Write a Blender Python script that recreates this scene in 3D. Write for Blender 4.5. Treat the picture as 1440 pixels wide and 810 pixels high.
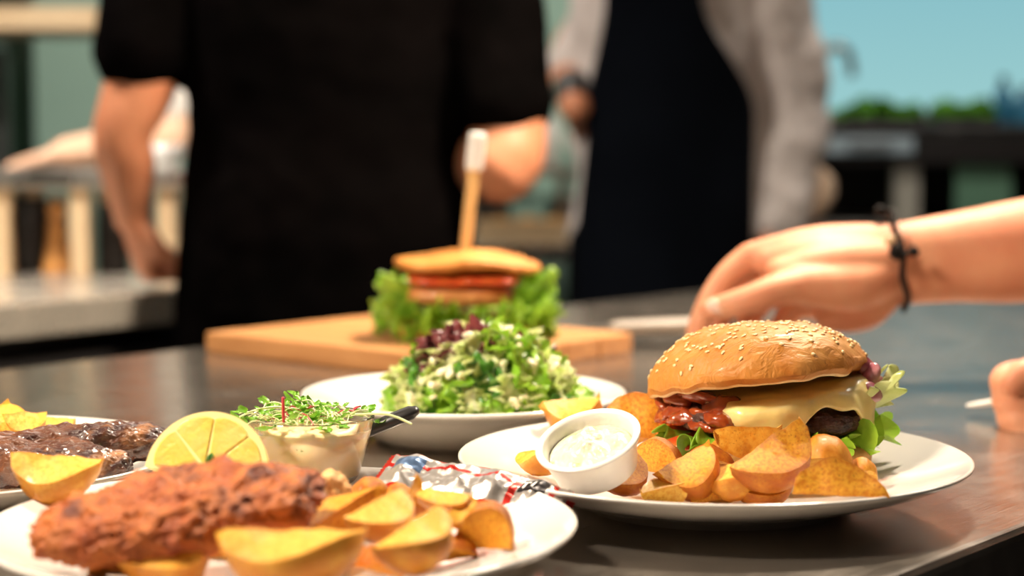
import bpy, bmesh, math, random
from mathutils import Vector, Matrix, Euler, noise
from mathutils.bvhtree import BVHTree

for o in list(bpy.data.objects):
    bpy.data.objects.remove(o)
S = bpy.context.scene
COL = S.collection
R = math.radians
PI = math.pi

# ------------------------------------------------------------------ camera
FPX = 2500.0
CAMZ = 1.09
PITCH = math.atan(205 / FPX)
cam_d = bpy.data.cameras.new('camera')
cam = bpy.data.objects.new('camera', cam_d)
COL.objects.link(cam)
cam.location = (0, 0, CAMZ)
cam.rotation_euler = (PI / 2 - PITCH, 0, 0)
cam_d.sensor_width = 36
cam_d.lens = 36 * FPX / 1440
cam_d.clip_start = 0.02
cam_d.dof.use_dof = True
cam_d.dof.focus_distance = 0.91
cam_d.dof.aperture_fstop = 4.8
S.camera = cam

# ------------------------------------------------------------------ world, exposure
S.view_settings.view_transform = 'Standard'
S.view_settings.look = 'None'
S.view_settings.exposure = -0.12
S.view_settings.gamma = 1.0
S.view_settings.use_curve_mapping = False
W = bpy.data.worlds.new('world')
S.world = W
W.use_nodes = True
bg = W.node_tree.nodes['Background']
bg.inputs[0].default_value = (0.24, 0.62, 0.66, 1)      # hazy blue daylight seen through the kitchen window
bg.inputs[1].default_value = 0.85
_n, _l = W.node_tree.nodes, W.node_tree.links
_tc = _n.new('ShaderNodeTexCoord')
_sx = _n.new('ShaderNodeSeparateXYZ')
_cr = _n.new('ShaderNodeValToRGB')
_cr.color_ramp.elements[0].position = 0.0
_cr.color_ramp.elements[0].color = (0.44, 0.80, 0.80, 1)
_cr.color_ramp.elements[1].position = 0.30
_cr.color_ramp.elements[1].color = (0.03, 0.36, 0.62, 1)
_l.new(_tc.outputs['Generated'], _sx.inputs[0])
_l.new(_sx.outputs[2], _cr.inputs[0])
_l.new(_cr.outputs[0], bg.inputs[0])


def area(name, loc, target, size, power, color, parent=None, size_y=None, spread=180):
    l = bpy.data.lights.new(name, 'AREA')
    l.shape = 'RECTANGLE' if size_y else 'DISK'
    l.size = size
    if size_y:
        l.size_y = size_y
    l.energy = power
    l.color = color
    l.spread = R(spread)
    o = bpy.data.objects.new(name, l)
    COL.objects.link(o)
    o.location = loc
    d = Vector(target) - Vector(loc)
    o.rotation_euler = d.to_track_quat('-Z', 'Y').to_euler()
    return o


WARM = (1.0, 0.85, 0.66)
NEUT = (1.0, 0.91, 0.80)
# pendant heat lamps over the pass and unseen fill panels added at the ceiling (their fixtures are built further down)
LAMPS = [((-0.66, 0.66, 1.78), (0.0, 0.93, 0.92), 0.18, 13.5, WARM),
         ((0.42, 1.72, 2.0), (0.05, 1.75, 1.0), 0.20, 30, WARM),
         ((-0.95, 2.05, 2.10), (-0.75, 2.75, 1.05), 0.20, 20, NEUT)]
FILL_PANELS = [(-0.3, -0.4, 4), (1.6, 1.2, 5), (-0.7, 3.75, 16), (1.3, 3.5, 30)]
CEIL = 2.75
for i, (a, b, s, p, c) in enumerate(LAMPS):
    area('heat_lamp_light', a, b, s, p, c, spread=130)
for (x, y, p) in FILL_PANELS:
    area('fill_panel_light', (x, y, CEIL - 0.035), (x, y, 0), 1.1, p, NEUT, size_y=0.55)


# ------------------------------------------------------------------ helpers
def ray(px, py):
    u = (px - 720) / FPX
    v = (405 - py) / FPX
    c, s = math.cos(PITCH), math.sin(PITCH)
    return Vector((u, c + v * s, -s + v * c))


def at(px, py, d):
    r = ray(px, py)
    return Vector((0, 0, CAMZ)) + r * (d / r.y)


def at_z(px, py, z):
    r = ray(px, py)
    return Vector((0, 0, CAMZ)) + r * ((z - CAMZ) / r.z)


def mesh_from(verts, faces, smooth=True):
    me = bpy.data.meshes.new('mesh')
    me.from_pydata([tuple(v) for v in verts], [], faces)
    me.validate()
    if smooth:
        me.polygons.foreach_set('use_smooth', [True] * len(me.polygons))
    me.update()
    return me


def link(name, me, mat=None, parent=None, loc=None, rot=None):
    me.name = name
    o = bpy.data.objects.new(name, me)
    COL.objects.link(o)
    if mat is not None and len(me.materials) == 0:
        for m in (mat if isinstance(mat, (list, tuple)) else [mat]):
            me.materials.append(m)
    if parent:
        o.parent = parent
    if loc is not None:
        o.location = loc
    if rot is not None:
        o.rotation_euler = rot
    return o


def tag(o, label, cat, group=None):
    o['label'] = label
    o['category'] = cat
    if group:
        o['group'] = group
    return o


def thing(name, label, cat, loc=(0, 0, 0), rot=(0, 0, 0), group=None):
    o = bpy.data.objects.new(name, None)
    o.empty_display_size = 0.02
    COL.objects.link(o)
    o.location = loc
    o.rotation_euler = rot
    return tag(o, label, cat, group)


def struct(o):
    o['kind'] = 'structure'
    return o


def box(lo, hi, bevel=0.0, seg=2):
    bm = bmesh.new()
    bmesh.ops.create_cube(bm, size=1)
    lo, hi = Vector(lo), Vector(hi)
    for v in bm.verts:
        v.co = Vector([lo[i] + (v.co[i] + 0.5) * (hi[i] - lo[i]) for i in range(3)])
    if bevel > 0:
        bmesh.ops.bevel(bm, geom=bm.edges[:], offset=bevel, segments=seg, affect='EDGES', profile=0.6)
    me = bpy.data.meshes.new('box')
    bm.to_mesh(me)
    bm.free()
    return me


def lathe(profile, seg=96):
    """closed surface of revolution from (r,z) points; r=0 ends are welded"""
    verts, faces, rings = [], [], []
    for (r, z) in profile:
        if r < 1e-6:
            rings.append([len(verts)])
            verts.append((0, 0, z))
        else:
            b = len(verts)
            rings.append(list(range(b, b + seg)))
            for i in range(seg):
                a = 2 * PI * i / seg
                verts.append((r * math.cos(a), r * math.sin(a), z))
    for a, b in zip(rings, rings[1:]):
        for i in range(seg):
            j = (i + 1) % seg
            if len(a) == 1 and len(b) == 1:
                continue
            if len(a) == 1:
                faces.append((a[0], b[j], b[i]))
            elif len(b) == 1:
                faces.append((a[i], a[j], b[0]))
            else:
                faces.append((a[i], a[j], b[j], b[i]))
    me = mesh_from(verts, faces)
    fix(me)
    return me


def fix(me):
    bm = bmesh.new()
    bm.from_mesh(me)
    bmesh.ops.recalc_face_normals(bm, faces=bm.faces[:])
    bm.to_mesh(me)
    bm.free()


def smooth_profile(pts, n=6):
    """Catmull-Rom through points"""
    out = []
    P = [Vector(p) for p in pts]
    for i in range(len(P) - 1):
        p0 = P[max(i - 1, 0)]
        p1, p2 = P[i], P[i + 1]
        p3 = P[min(i + 2, len(P) - 1)]
        for k in range(n):
            t = k / n
            out.append(0.5 * ((2 * p1) + (p2 - p0) * t + (2 * p0 - 5 * p1 + 4 * p2 - p3) * t * t + (3 * p1 - p0 - 3 * p2 + p3) * t ** 3))
    out.append(P[-1])
    return out


def nz(p, s=1.0, off=0.0, oct_=3):
    q = Vector(p) * s + Vector((off, off * 1.7, off * 0.3))
    v, a = 0.0, 1.0
    for _ in range(oct_):
        v += a * noise.noise(q)
        q = q * 2.03
        a *= 0.5
    return v


def blob(size, sub=5, bumps=((0.15, 20), (0.05, 60)), seed=0.0, power=2.0, flat=1.0):
    """displaced super-ellipsoid; bumps = (amplitude fraction, frequency)"""
    bm = bmesh.new()
    bmesh.ops.create_icosphere(bm, subdivisions=sub, radius=1)
    m = min(size)
    for v in bm.verts:
        d = v.co.normalized()
        n = (abs(d.x) ** power + abs(d.y) ** power + abs(d.z) ** power) ** (1 / power)
        q = d / n
        p = Vector((q.x * size[0], q.y * size[1], q.z * size[2]))
        if p.z < 0:
            p.z *= flat
        k = 0
        for (a, f) in bumps:
            k += a * nz(p, f, seed)
        v.co = p + d * (k * m)
    me = bpy.data.meshes.new('blob')
    bm.to_mesh(me)
    bm.free()
    me.polygons.foreach_set('use_smooth', [True] * len(me.polygons))
    return me


def tube(points, radii, seg=16, caps=True, flat=None, side=None):
    """round or elliptic tube through points with hemispherical ends. flat: per-point (a,b) multipliers; side: fixed a-axis"""
    P = [Vector(p) for p in points]
    Rr = [r if isinstance(r, (tuple, list)) else (r, r) for r in radii]
    n = len(P)
    T = []
    for i in range(n):
        t = (P[min(i + 1, n - 1)] - P[max(i - 1, 0)])
        T.append(t.normalized())
    ref = Vector(side) if side is not None else (Vector((0, 0, 1)) if abs(T[0].z) < 0.9 else Vector((1, 0, 0)))
    rings = []
    a_prev = None
    for i in range(n):
        if side is not None or a_prev is None:
            a = ref - T[i] * ref.dot(T[i])
        else:
            a = a_prev - T[i] * a_prev.dot(T[i])
        a.normalize()
        a_prev = a
        b = T[i].cross(a)
        rings.append((P[i], a, b, Rr[i][0], Rr[i][1], T[i]))
    full = []
    if caps:
        p, a, b, ra, rb, t = rings[0]
        for k in (0.97, 0.8, 0.5, 0.25):
            full.append((p - t * (min(ra, rb) * k), a, b, ra * math.sqrt(1 - k * k), rb * math.sqrt(1 - k * k)))
    for r in rings:
        full.append(r[:5])
    if caps:
        p, a, b, ra, rb, t = rings[-1]
        for k in (0.25, 0.5, 0.8, 0.97):
            full.append((p + t * (min(ra, rb) * k), a, b, ra * math.sqrt(1 - k * k), rb * math.sqrt(1 - k * k)))
    verts, faces = [], []
    for (p, a, b, ra, rb) in full:
        for i in range(seg):
            an = 2 * PI * i / seg
            verts.append(p + a * (ra * math.cos(an)) + b * (rb * math.sin(an)))
    for k in range(len(full) - 1):
        for i in range(seg):
            j = (i + 1) % seg
            faces.append((k * seg + i, k * seg + j, (k + 1) * seg + j, (k + 1) * seg + i))
    faces.append(tuple(reversed(range(seg))))
    m = (len(full) - 1) * seg
    faces.append(tuple(range(m, m + seg)))
    return verts, faces


def spline(points, n=6):
    return smooth_profile(points, n)


def tube_s(points, radii, n=5, **kw):
    rr = [r if isinstance(r, (tuple, list)) else (r, r) for r in radii]
    P = smooth_profile(points, n)
    Q = smooth_profile([(a, b, 0) for a, b in rr], n)
    return tube(P, [(max(q[0], 1e-4), max(q[1], 1e-4)) for q in Q], **kw)


def merge(*parts):
    V, F = [], []
    for v, f in parts:
        b = len(V)
        V += list(v)
        F += [tuple(i + b for i in q) for q in f]
    return V, F


def tube_mesh(*args, **kw):
    v, f = tube(*args, **kw)
    me = mesh_from(v, f)
    fix(me)
    return me


def remesh(parts, voxel, smooth=6, factor=0.5):
    """union of overlapping closed tubes as ONE continuous surface"""
    v, f = merge(*parts)
    me = mesh_from(v, f)
    fix(me)
    o = bpy.data.objects.new('tmp', me)
    COL.objects.link(o)
    m = o.modifiers.new('r', 'REMESH')
    m.mode = 'VOXEL'
    m.voxel_size = voxel
    m.use_smooth_shade = True
    if smooth:
        s = o.modifiers.new('s', 'SMOOTH')
        s.factor = factor
        s.iterations = smooth
    dg = bpy.context.evaluated_depsgraph_get()
    out = bpy.data.meshes.new_from_object(o.evaluated_get(dg))
    bpy.data.objects.remove(o)
    out.polygons.foreach_set('use_smooth', [True] * len(out.polygons))
    return out


def displace(me, amp, freq, seed=0.0, oct_=3):
    nn = [v.normal.copy() for v in me.vertices]
    for v, q in zip(me.vertices, nn):
        v.co = v.co + q * (amp * nz(v.co, freq, seed, oct_))
    me.update()


def solid(o, t, sub=0):
    m = o.modifiers.new('thickness', 'SOLIDIFY')
    m.thickness = t
    m.offset = 0
    if sub:
        s = o.modifiers.new('smooth', 'SUBSURF')
        s.levels = sub
        s.render_levels = sub
    return o


# ------------------------------------------------------------------ materials
MATS = {}


def mat(name, color, rough=0.5, metal=0.0, color2=None, nscale=20.0, ndet=4.0, lo=0.35, hi=0.65, bump=0.0, bscale=60.0, bdist=0.002,
        sss=0.0, sss_r=(0.004, 0.002, 0.001), coat=0.0, trans=0.0, stretch=None, spec=0.5, translucent=0.0, attr=None, color3=None, n3=8.0, lo3=0.5, hi3=0.7, rough2=None, coords='Object'):
    m = bpy.data.materials.new(name)
    m.use_nodes = True
    nt = m.node_tree
    N, L = nt.nodes, nt.links
    b = N['Principled BSDF']
    b.inputs['Base Color'].default_value = (*color, 1)
    b.inputs['Roughness'].default_value = rough
    b.inputs['Metallic'].default_value = metal
    b.inputs['Specular IOR Level'].default_value = spec
    b.inputs['Coat Weight'].default_value = coat
    b.inputs['Coat Roughness'].default_value = 0.12
    if sss:
        b.inputs['Subsurface Weight'].default_value = sss
        b.inputs['Subsurface Radius'].default_value = sss_r
        b.inputs['Subsurface Scale'].default_value = 1.0
    if trans:
        b.inputs['Transmission Weight'].default_value = trans
    tc = N.new('ShaderNodeTexCoord')
    src = tc.outputs[coords]
    if stretch:
        mp = N.new('ShaderNodeMapping')
        mp.inputs['Scale'].default_value = stretch
        L.new(src, mp.inputs['Vector'])
        src = mp.outputs['Vector']
    col = None
    if color2 is not None:
        nzn = N.new('ShaderNodeTexNoise')
        nzn.inputs['Scale'].default_value = nscale
        nzn.inputs['Detail'].default_value = ndet
        L.new(src, nzn.inputs['Vector'])
        rp = N.new('ShaderNodeMapRange')
        rp.inputs['From Min'].default_value = lo
        rp.inputs['From Max'].default_value = hi
        L.new(nzn.outputs['Fac'], rp.inputs['Value'])
        mx = N.new('ShaderNodeMix')
        mx.data_type = 'RGBA'
        mx.inputs['A'].default_value = (*color, 1)
        mx.inputs['B'].default_value = (*color2, 1)
        L.new(rp.outputs[0], mx.inputs['Factor'])
        col = mx.outputs['Result']
        if rough2 is not None:
            rr = N.new('ShaderNodeMapRange')
            rr.inputs['To Min'].default_value = rough
            rr.inputs['To Max'].default_value = rough2
            L.new(rp.outputs[0], rr.inputs['Value'])
            L.new(rr.outputs[0], b.inputs['Roughness'])
    if attr is not None:      # second colour chosen by a mesh attribute (peel, rim, crust ...)
        an = N.new('ShaderNodeAttribute')
        an.attribute_name = attr[0]
        mx = N.new('ShaderNodeMix')
        mx.data_type = 'RGBA'
        if col:
            L.new(col, mx.inputs['A'])
        else:
            mx.inputs['A'].default_value = (*color, 1)
        mx.inputs['B'].default_value = (*attr[1], 1)
        L.new(an.outputs['Fac'], mx.inputs['Factor'])
        col = mx.outputs['Result']
    if color3 is not None:
        n2 = N.new('ShaderNodeTexNoise')
        n2.inputs['Scale'].default_value = n3
        n2.inputs['Detail'].default_value = 3
        L.new(src, n2.inputs['Vector'])
        rp = N.new('ShaderNodeMapRange')
        rp.inputs['From Min'].default_value = lo3
        rp.inputs['From Max'].default_value = hi3
        L.new(n2.outputs['Fac'], rp.inputs['Value'])
        mx = N.new('ShaderNodeMix')
        mx.data_type = 'RGBA'
        if col:
            L.new(col, mx.inputs['A'])
        else:
            mx.inputs['A'].default_value = (*color, 1)
        mx.inputs['B'].default_value = (*color3, 1)
        L.new(rp.outputs[0], mx.inputs['Factor'])
        col = mx.outputs['Result']
    if col:
        L.new(col, b.inputs['Base Color'])
    if bump:
        bn = N.new('ShaderNodeTexNoise')
        bn.inputs['Scale'].default_value = bscale
        bn.inputs['Detail'].default_value = 5
        L.new(src, bn.inputs['Vector'])
        bp = N.new('ShaderNodeBump')
        bp.inputs['Strength'].default_value = bump
        bp.inputs['Distance'].default_value = bdist
        L.new(bn.outputs['Fac'], bp.inputs['Height'])
        L.new(bp.outputs['Normal'], b.inputs['Normal'])
    if translucent:
        tr = N.new('ShaderNodeBsdfTranslucent')
        if col:
            L.new(col, tr.inputs['Color'])
        else:
            tr.inputs['Color'].default_value = (*color, 1)
        ms = N.new('ShaderNodeMixShader')
        ms.inputs['Fac'].default_value = translucent
        L.new(b.outputs[0], ms.inputs[1])
        L.new(tr.outputs[0], ms.inputs[2])
        L.new(ms.outputs[0], N['Material Output'].inputs['Surface'])
    MATS[name] = m
    return m


def steel(name, color, rough, scale=(3, 160, 3), bump=0.06, dark=0.75, metal=1.0):
    m = bpy.data.materials.new(name)
    m.use_nodes = True
    N, L = m.node_tree.nodes, m.node_tree.links
    b = N['Principled BSDF']
    b.inputs['Metallic'].default_value = metal
    tc = N.new('ShaderNodeTexCoord')
    mp = N.new('ShaderNodeMapping')
    mp.inputs['Scale'].default_value = scale
    L.new(tc.outputs['Object'], mp.inputs['Vector'])
    n1 = N.new('ShaderNodeTexNoise')
    n1.inputs['Scale'].default_value = 6
    n1.inputs['Detail'].default_value = 6
    L.new(mp.outputs[0], n1.inputs['Vector'])
    n2 = N.new('ShaderNodeTexNoise')          # smears and wear
    n2.inputs['Scale'].default_value = 22
    n2.inputs['Detail'].default_value = 6
    L.new(tc.outputs['Object'], n2.inputs['Vector'])
    r1 = N.new('ShaderNodeMapRange')
    r1.inputs['From Min'].default_value = 0.3
    r1.inputs['From Max'].default_value = 0.7
    r1.inputs['To Min'].default_value = rough * 0.55
    r1.inputs['To Max'].default_value = rough * 1.6
    mixn = N.new('ShaderNodeMath')
    mixn.operation = 'MULTIPLY_ADD'
    mixn.inputs[1].default_value = 0.5
    hn = N.new('ShaderNodeMath')
    hn.operation = 'MULTIPLY'
    hn.inputs[1].default_value = 0.5
    L.new(n2.outputs['Fac'], hn.inputs[0])
    L.new(n1.outputs['Fac'], mixn.inputs[0])
    L.new(hn.outputs[0], mixn.inputs[2])
    L.new(mixn.outputs[0], r1.inputs['Value'])
    L.new(r1.outputs[0], b.inputs['Roughness'])
    mx = N.new('ShaderNodeMix')
    mx.data_type = 'RGBA'
    mx.inputs['A'].default_value = (*[c * dark for c in color], 1)
    mx.inputs['B'].default_value = (*color, 1)
    L.new(mixn.outputs[0], mx.inputs['Factor'])
    L.new(mx.outputs['Result'], b.inputs['Base Color'])
    bp = N.new('ShaderNodeBump')
    bp.inputs['Strength'].default_value = bump
    bp.inputs['Distance'].default_value = 0.001
    L.new(n1.outputs['Fac'], bp.inputs['Height'])
    L.new(bp.outputs[0], b.inputs['Normal'])
    MATS[name] = m
    return m


M_table = steel('brushed table steel', (0.52, 0.46, 0.40), 0.18, scale=(4, 220, 4), bump=0.13, dark=0.82, metal=0.90)
M_steel = steel('stainless steel', (0.62, 0.60, 0.56), 0.28)
M_darksteel = steel('dark steel', (0.16, 0.16, 0.16), 0.35)
M_porc = mat('white porcelain', (0.80, 0.77, 0.73), 0.12, coat=0.4)
M_bowlp = mat('porcelain bowl', (0.80, 0.77, 0.72), 0.15, coat=0.3)
M_floor = mat('floor tile', (0.05, 0.045, 0.04), 0.5, color2=(0.08, 0.07, 0.06), nscale=3)
M_wall = mat('painted wall', (0.55, 0.49, 0.41), 0.7, color2=(0.50, 0.45, 0.38), nscale=2)
M_wallgrey = mat('grey wall', (0.20, 0.20, 0.19), 0.8, color2=(0.16, 0.16, 0.15), nscale=2)
M_ceil = mat('ceiling paint', (0.42, 0.41, 0.39), 0.9, color2=(0.38, 0.37, 0.35), nscale=2)
M_skin = mat('skin', (0.70, 0.33, 0.19), 0.55, spec=0.35, color2=(0.64, 0.25, 0.14), nscale=30, sss=0.25, sss_r=(0.010, 0.004, 0.002), bump=0.15, bscale=180, bdist=0.001)
M_skin2 = mat('skin tanned', (0.60, 0.25, 0.13), 0.5, color2=(0.54, 0.20, 0.10), nscale=12, sss=0.15, sss_r=(0.010, 0.004, 0.002))
M_skin3 = mat('skin pale', (0.80, 0.50, 0.34), 0.5, color2=(0.76, 0.44, 0.28), nscale=12)
M_nail = mat('nail', (0.85, 0.55, 0.45), 0.25)
M_black = mat('black cotton', (0.0016, 0.0014, 0.0014), 0.95, color2=(0.0030, 0.0023, 0.0023), nscale=8, bump=0.3, bscale=14, bdist=0.01, spec=0.0)
M_navy = mat('navy apron cloth', (0.002, 0.0027, 0.0045), 0.9, color2=(0.003, 0.004, 0.0065), nscale=6, spec=0.03, bump=0.3, bscale=8, bdist=0.01)
M_shirt = mat('white shirt cotton', (0.62, 0.55, 0.52), 0.85, color2=(0.56, 0.50, 0.47), nscale=6, bump=0.6, bscale=12, bdist=0.02)
M_white = mat('white cotton', (0.85, 0.80, 0.74), 0.85, color2=(0.78, 0.73, 0.67), nscale=6)
M_trouser = mat('dark trousers', (0.003, 0.003, 0.0035), 0.9, spec=0.0, color2=(0.005, 0.005, 0.006), nscale=6)
M_hair = mat('dark hair', (0.03, 0.018, 0.010), 0.6, color2=(0.05, 0.03, 0.016), nscale=80)
M_cord = mat('black cord', (0.006, 0.005, 0.005), 0.8, spec=0.15, color2=(0.014, 0.011, 0.010), nscale=400, bump=0.8, bscale=500, bdist=0.001)
M_bead = mat('bead', (0.6, 0.42, 0.25), 0.3)
M_blackp = mat('black plastic', (0.018, 0.016, 0.016), 0.35)
M_whitep = mat('white plastic', (0.82, 0.78, 0.73), 0.3, sss=0.1, sss_r=(0.004, 0.004, 0.003))
M_glass = mat('clear glass', (1, 1, 1), 0.03, trans=1.0)
M_pane = mat('window glass', (1, 1, 1), 0.0, trans=1.0)
M_pane.node_tree.nodes['Principled BSDF'].inputs['IOR'].default_value = 1.02

# food
M_pot = mat('fried potato', (0.80, 0.37, 0.028), 0.46, spec=0.32, color2=(0.64, 0.20, 0.008), nscale=26, lo=0.42, hi=0.66, bump=0.35, bscale=170, bdist=0.0015,
            attr=('peel', (0.47, 0.115, 0.008)), color3=(0.26, 0.055, 0.006), n3=60, lo3=0.60, hi3=0.74, sss=0.0, coat=0.04)
M_potpale = mat('pale fried potato', (0.86, 0.50, 0.075), 0.42, spec=0.35, color2=(0.74, 0.31, 0.022), nscale=18, lo=0.40, hi=0.70, bump=0.25, bscale=150, bdist=0.0012,
                attr=('peel', (0.60, 0.20, 0.018)), color3=(0.42, 0.11, 0.012), n3=55, lo3=0.60, hi3=0.76, sss=0.0, coat=0.06)
M_schn = mat('breaded crust', (0.36, 0.066, 0.007), 0.55, color2=(0.54, 0.15, 0.02), nscale=70, lo=0.35, hi=0.65, bump=0.9, bscale=260, bdist=0.003,
             color3=(0.13, 0.022, 0.006), n3=60, lo3=0.54, hi3=0.70, coat=0.0)
M_bread = mat('pale breading', (0.85, 0.52, 0.23), 0.6, color2=(0.75, 0.36, 0.10), nscale=120, bump=0.9, bscale=300, bdist=0.003)
M_rind = mat('lemon rind', (0.88, 0.58, 0.04), 0.4, color2=(0.86, 0.64, 0.10), nscale=60, bump=0.3, bscale=400, bdist=0.001, sss=0.15)
M_pith = mat('lemon pith', (0.92, 0.74, 0.30), 0.5, color2=(0.88, 0.70, 0.28), nscale=60)
M_pulp = mat('lemon pulp', (0.94, 0.64, 0.10), 0.15, color2=(0.95, 0.72, 0.20), nscale=60, stretch=(1, 1, 1), bump=0.5, bscale=220, bdist=0.002, sss=0.4, sss_r=(0.01, 0.006, 0.001), coat=0.6)
M_sauce = mat('herb sauce', (0.86, 0.68, 0.40), 0.35, color2=(0.84, 0.64, 0.36), nscale=20, sss=0.3, sss_r=(0.008, 0.005, 0.002), color3=(0.22, 0.26, 0.06), n3=230, lo3=0.70, hi3=0.74)
M_tartar = mat('tartar sauce', (0.80, 0.77, 0.58), 0.22, color2=(0.74, 0.74, 0.50), nscale=150, lo=0.45, hi=0.6, bump=0.6, bscale=160, bdist=0.004, coat=0.5, color3=(0.45, 0.55, 0.22), n3=130, lo3=0.63, hi3=0.72)
M_leaf = mat('green lettuce', (0.40, 0.60, 0.05), 0.32, color2=(0.20, 0.44, 0.02), nscale=55, lo=0.35, hi=0.65, translucent=0.3, bump=0.5, bscale=120, bdist=0.003, attr=('rib', (0.62, 0.72, 0.28)), coat=0.25)
M_leafp = mat('pale lettuce', (0.80, 0.80, 0.42), 0.3, color2=(0.55, 0.68, 0.16), nscale=45, lo=0.4, hi=0.65, translucent=0.3, bump=0.5, bscale=120, bdist=0.003, attr=('rib', (0.84, 0.82, 0.62)), coat=0.3)
M_leafr = mat('red lettuce', (0.10, 0.015, 0.025), 0.25, color2=(0.22, 0.05, 0.05), nscale=55, translucent=0.15, bump=0.5, bscale=120, bdist=0.003, attr=('rib', (0.6, 0.42, 0.38)), coat=0.5)
M_leafd = mat('dark green lettuce', (0.05, 0.20, 0.018), 0.3, color2=(0.10, 0.30, 0.03), nscale=55, translucent=0.25, bump=0.5, bscale=120, bdist=0.003, attr=('rib', (0.4, 0.55, 0.15)), coat=0.3)
M_crouton = mat('toasted bread', (0.80, 0.52, 0.22), 0.6, color2=(0.70, 0.38, 0.10), nscale=90, bump=0.6, bscale=200, bdist=0.002)
M_cheesebit = mat('cheese flake', (0.92, 0.84, 0.62), 0.35, color2=(0.88, 0.76, 0.50), nscale=80, sss=0.2)
M_stem = mat('sprout stem', (0.78, 0.80, 0.50), 0.35, color2=(0.62, 0.74, 0.30), nscale=40)
M_stemr = mat('red sprout stem', (0.55, 0.03, 0.06), 0.35, color2=(0.65, 0.10, 0.12), nscale=60)
M_sprout = mat('sprout leaf', (0.16, 0.42, 0.03), 0.35, color2=(0.28, 0.52, 0.06), nscale=90, translucent=0.25)
M_bun = mat('burger bun crust', (0.58, 0.235, 0.045), 0.48, spec=0.3, color2=(0.46, 0.135, 0.018), nscale=28, lo=0.4, hi=0.7, bump=0.0, color3=(0.70, 0.37, 0.11), n3=16, lo3=0.50, hi3=0.72, coat=0.05, attr=('under', (0.88, 0.66, 0.36)))
M_bunb = mat('bun crumb', (0.74, 0.40, 0.13), 0.6, color2=(0.62, 0.27, 0.06), nscale=50, bump=0.5, bscale=160, bdist=0.002)
M_seed = mat('sesame seed', (0.86, 0.64, 0.34), 0.35, color2=(0.78, 0.50, 0.2), nscale=200)
M_patty = mat('beef patty', (0.035, 0.009, 0.005), 0.45, color2=(0.085, 0.022, 0.009), nscale=130, bump=1.0, bscale=220, bdist=0.004, coat=0.12)
M_cheese = mat('melted cheese', (0.86, 0.62, 0.22), 0.28, color2=(0.88, 0.68, 0.30), nscale=30, sss=0.35, sss_r=(0.008, 0.005, 0.002), bump=0.25, bscale=90, bdist=0.003, coat=0.35)
M_bacon = mat('glazed bacon', (0.17, 0.018, 0.006), 0.18, color2=(0.34, 0.06, 0.012), nscale=60, bump=0.6, bscale=120, bdist=0.003, coat=0.7)
M_tomato = mat('tomato', (0.66, 0.07, 0.018), 0.2, color2=(0.75, 0.17, 0.03), nscale=60, sss=0.2, coat=0.5)
M_onion = mat('red onion', (0.30, 0.03, 0.07), 0.25, color2=(0.55, 0.25, 0.25), nscale=60, coat=0.4)
M_fish = mat('grilled fillet', (0.17, 0.055, 0.018), 0.28, color2=(0.045, 0.013, 0.012), nscale=36, lo=0.40, hi=0.62, bump=0.9, bscale=220, bdist=0.003, stretch=(1, 2.2, 1), coat=0.6, color3=(0.48, 0.20, 0.07), n3=40, lo3=0.60, hi3=0.75)
M_wood = mat('board wood', (0.56, 0.27, 0.10), 0.45, color2=(0.44, 0.19, 0.065), nscale=14, stretch=(1, 9, 9), bump=0.15, bscale=40, coat=0.1)
M_stick = mat('bamboo', (0.80, 0.50, 0.20), 0.5, color2=(0.70, 0.40, 0.15), nscale=40, stretch=(8, 8, 1))
M_tagp = mat('white paper', (0.86, 0.83, 0.80), 0.7)
M_millw = mat('mill wood', (0.62, 0.30, 0.09), 0.4, color2=(0.5, 0.22, 0.06), nscale=20, stretch=(6, 6, 1))
M_green = mat('green enamel', (0.16, 0.30, 0.20), 0.4, color2=(0.12, 0.25, 0.17), nscale=3)
M_greend = mat('dark green glass', (0.004, 0.035, 0.025), 0.2, color2=(0.006, 0.05, 0.03), nscale=3)
M_greenp = mat('pale green enamel', (0.36, 0.55, 0.46), 0.4, color2=(0.32, 0.50, 0.42), nscale=3)
M_beige = mat('beige laminate', (0.75, 0.56, 0.34), 0.5, color2=(0.68, 0.48, 0.28), nscale=6)
M_blue = mat('blue plastic', (0.02, 0.14, 0.26), 0.35, color2=(0.03, 0.20, 0.34), nscale=6)
M_herb = mat('herb leaves', (0.10, 0.36, 0.025), 0.5, color2=(0.20, 0.50, 0.05), nscale=30, translucent=0.2)
M_lampm = mat('lamp enamel', (0.05, 0.05, 0.05), 0.35)
M_lampi = mat('lamp reflector', (0.8, 0.78, 0.72), 0.3, metal=0.8)
M_diff = mat('fill panel diffuser', (0.9, 0.9, 0.88), 0.5)
M_frame = mat('window frame', (0.55, 0.60, 0.60), 0.4)

# bun: fine baked wrinkles
nt = M_bun.node_tree
N_, L_ = nt.nodes, nt.links
tc_ = N_.new('ShaderNodeTexCoord')
mp_ = N_.new('ShaderNodeMapping')
mp_.inputs['Rotation'].default_value = (0, 0, R(35))
mp_.inputs['Scale'].default_value = (1, 2.6, 1)
L_.new(tc_.outputs['Object'], mp_.inputs['Vector'])
nw = N_.new('ShaderNodeTexNoise')
nw.inputs['Scale'].default_value = 75
nw.inputs['Detail'].default_value = 8
nw.inputs['Distortion'].default_value = 1.6
L_.new(mp_.outputs[0], nw.inputs['Vector'])
bw = N_.new('ShaderNodeBump')
bw.inputs['Strength'].default_value = 0.75
bw.inputs['Distance'].default_value = 0.0022
L_.new(nw.outputs['Fac'], bw.inputs['Height'])
L_.new(bw.outputs[0], N_['Principled BSDF'].inputs['Normal'])

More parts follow.
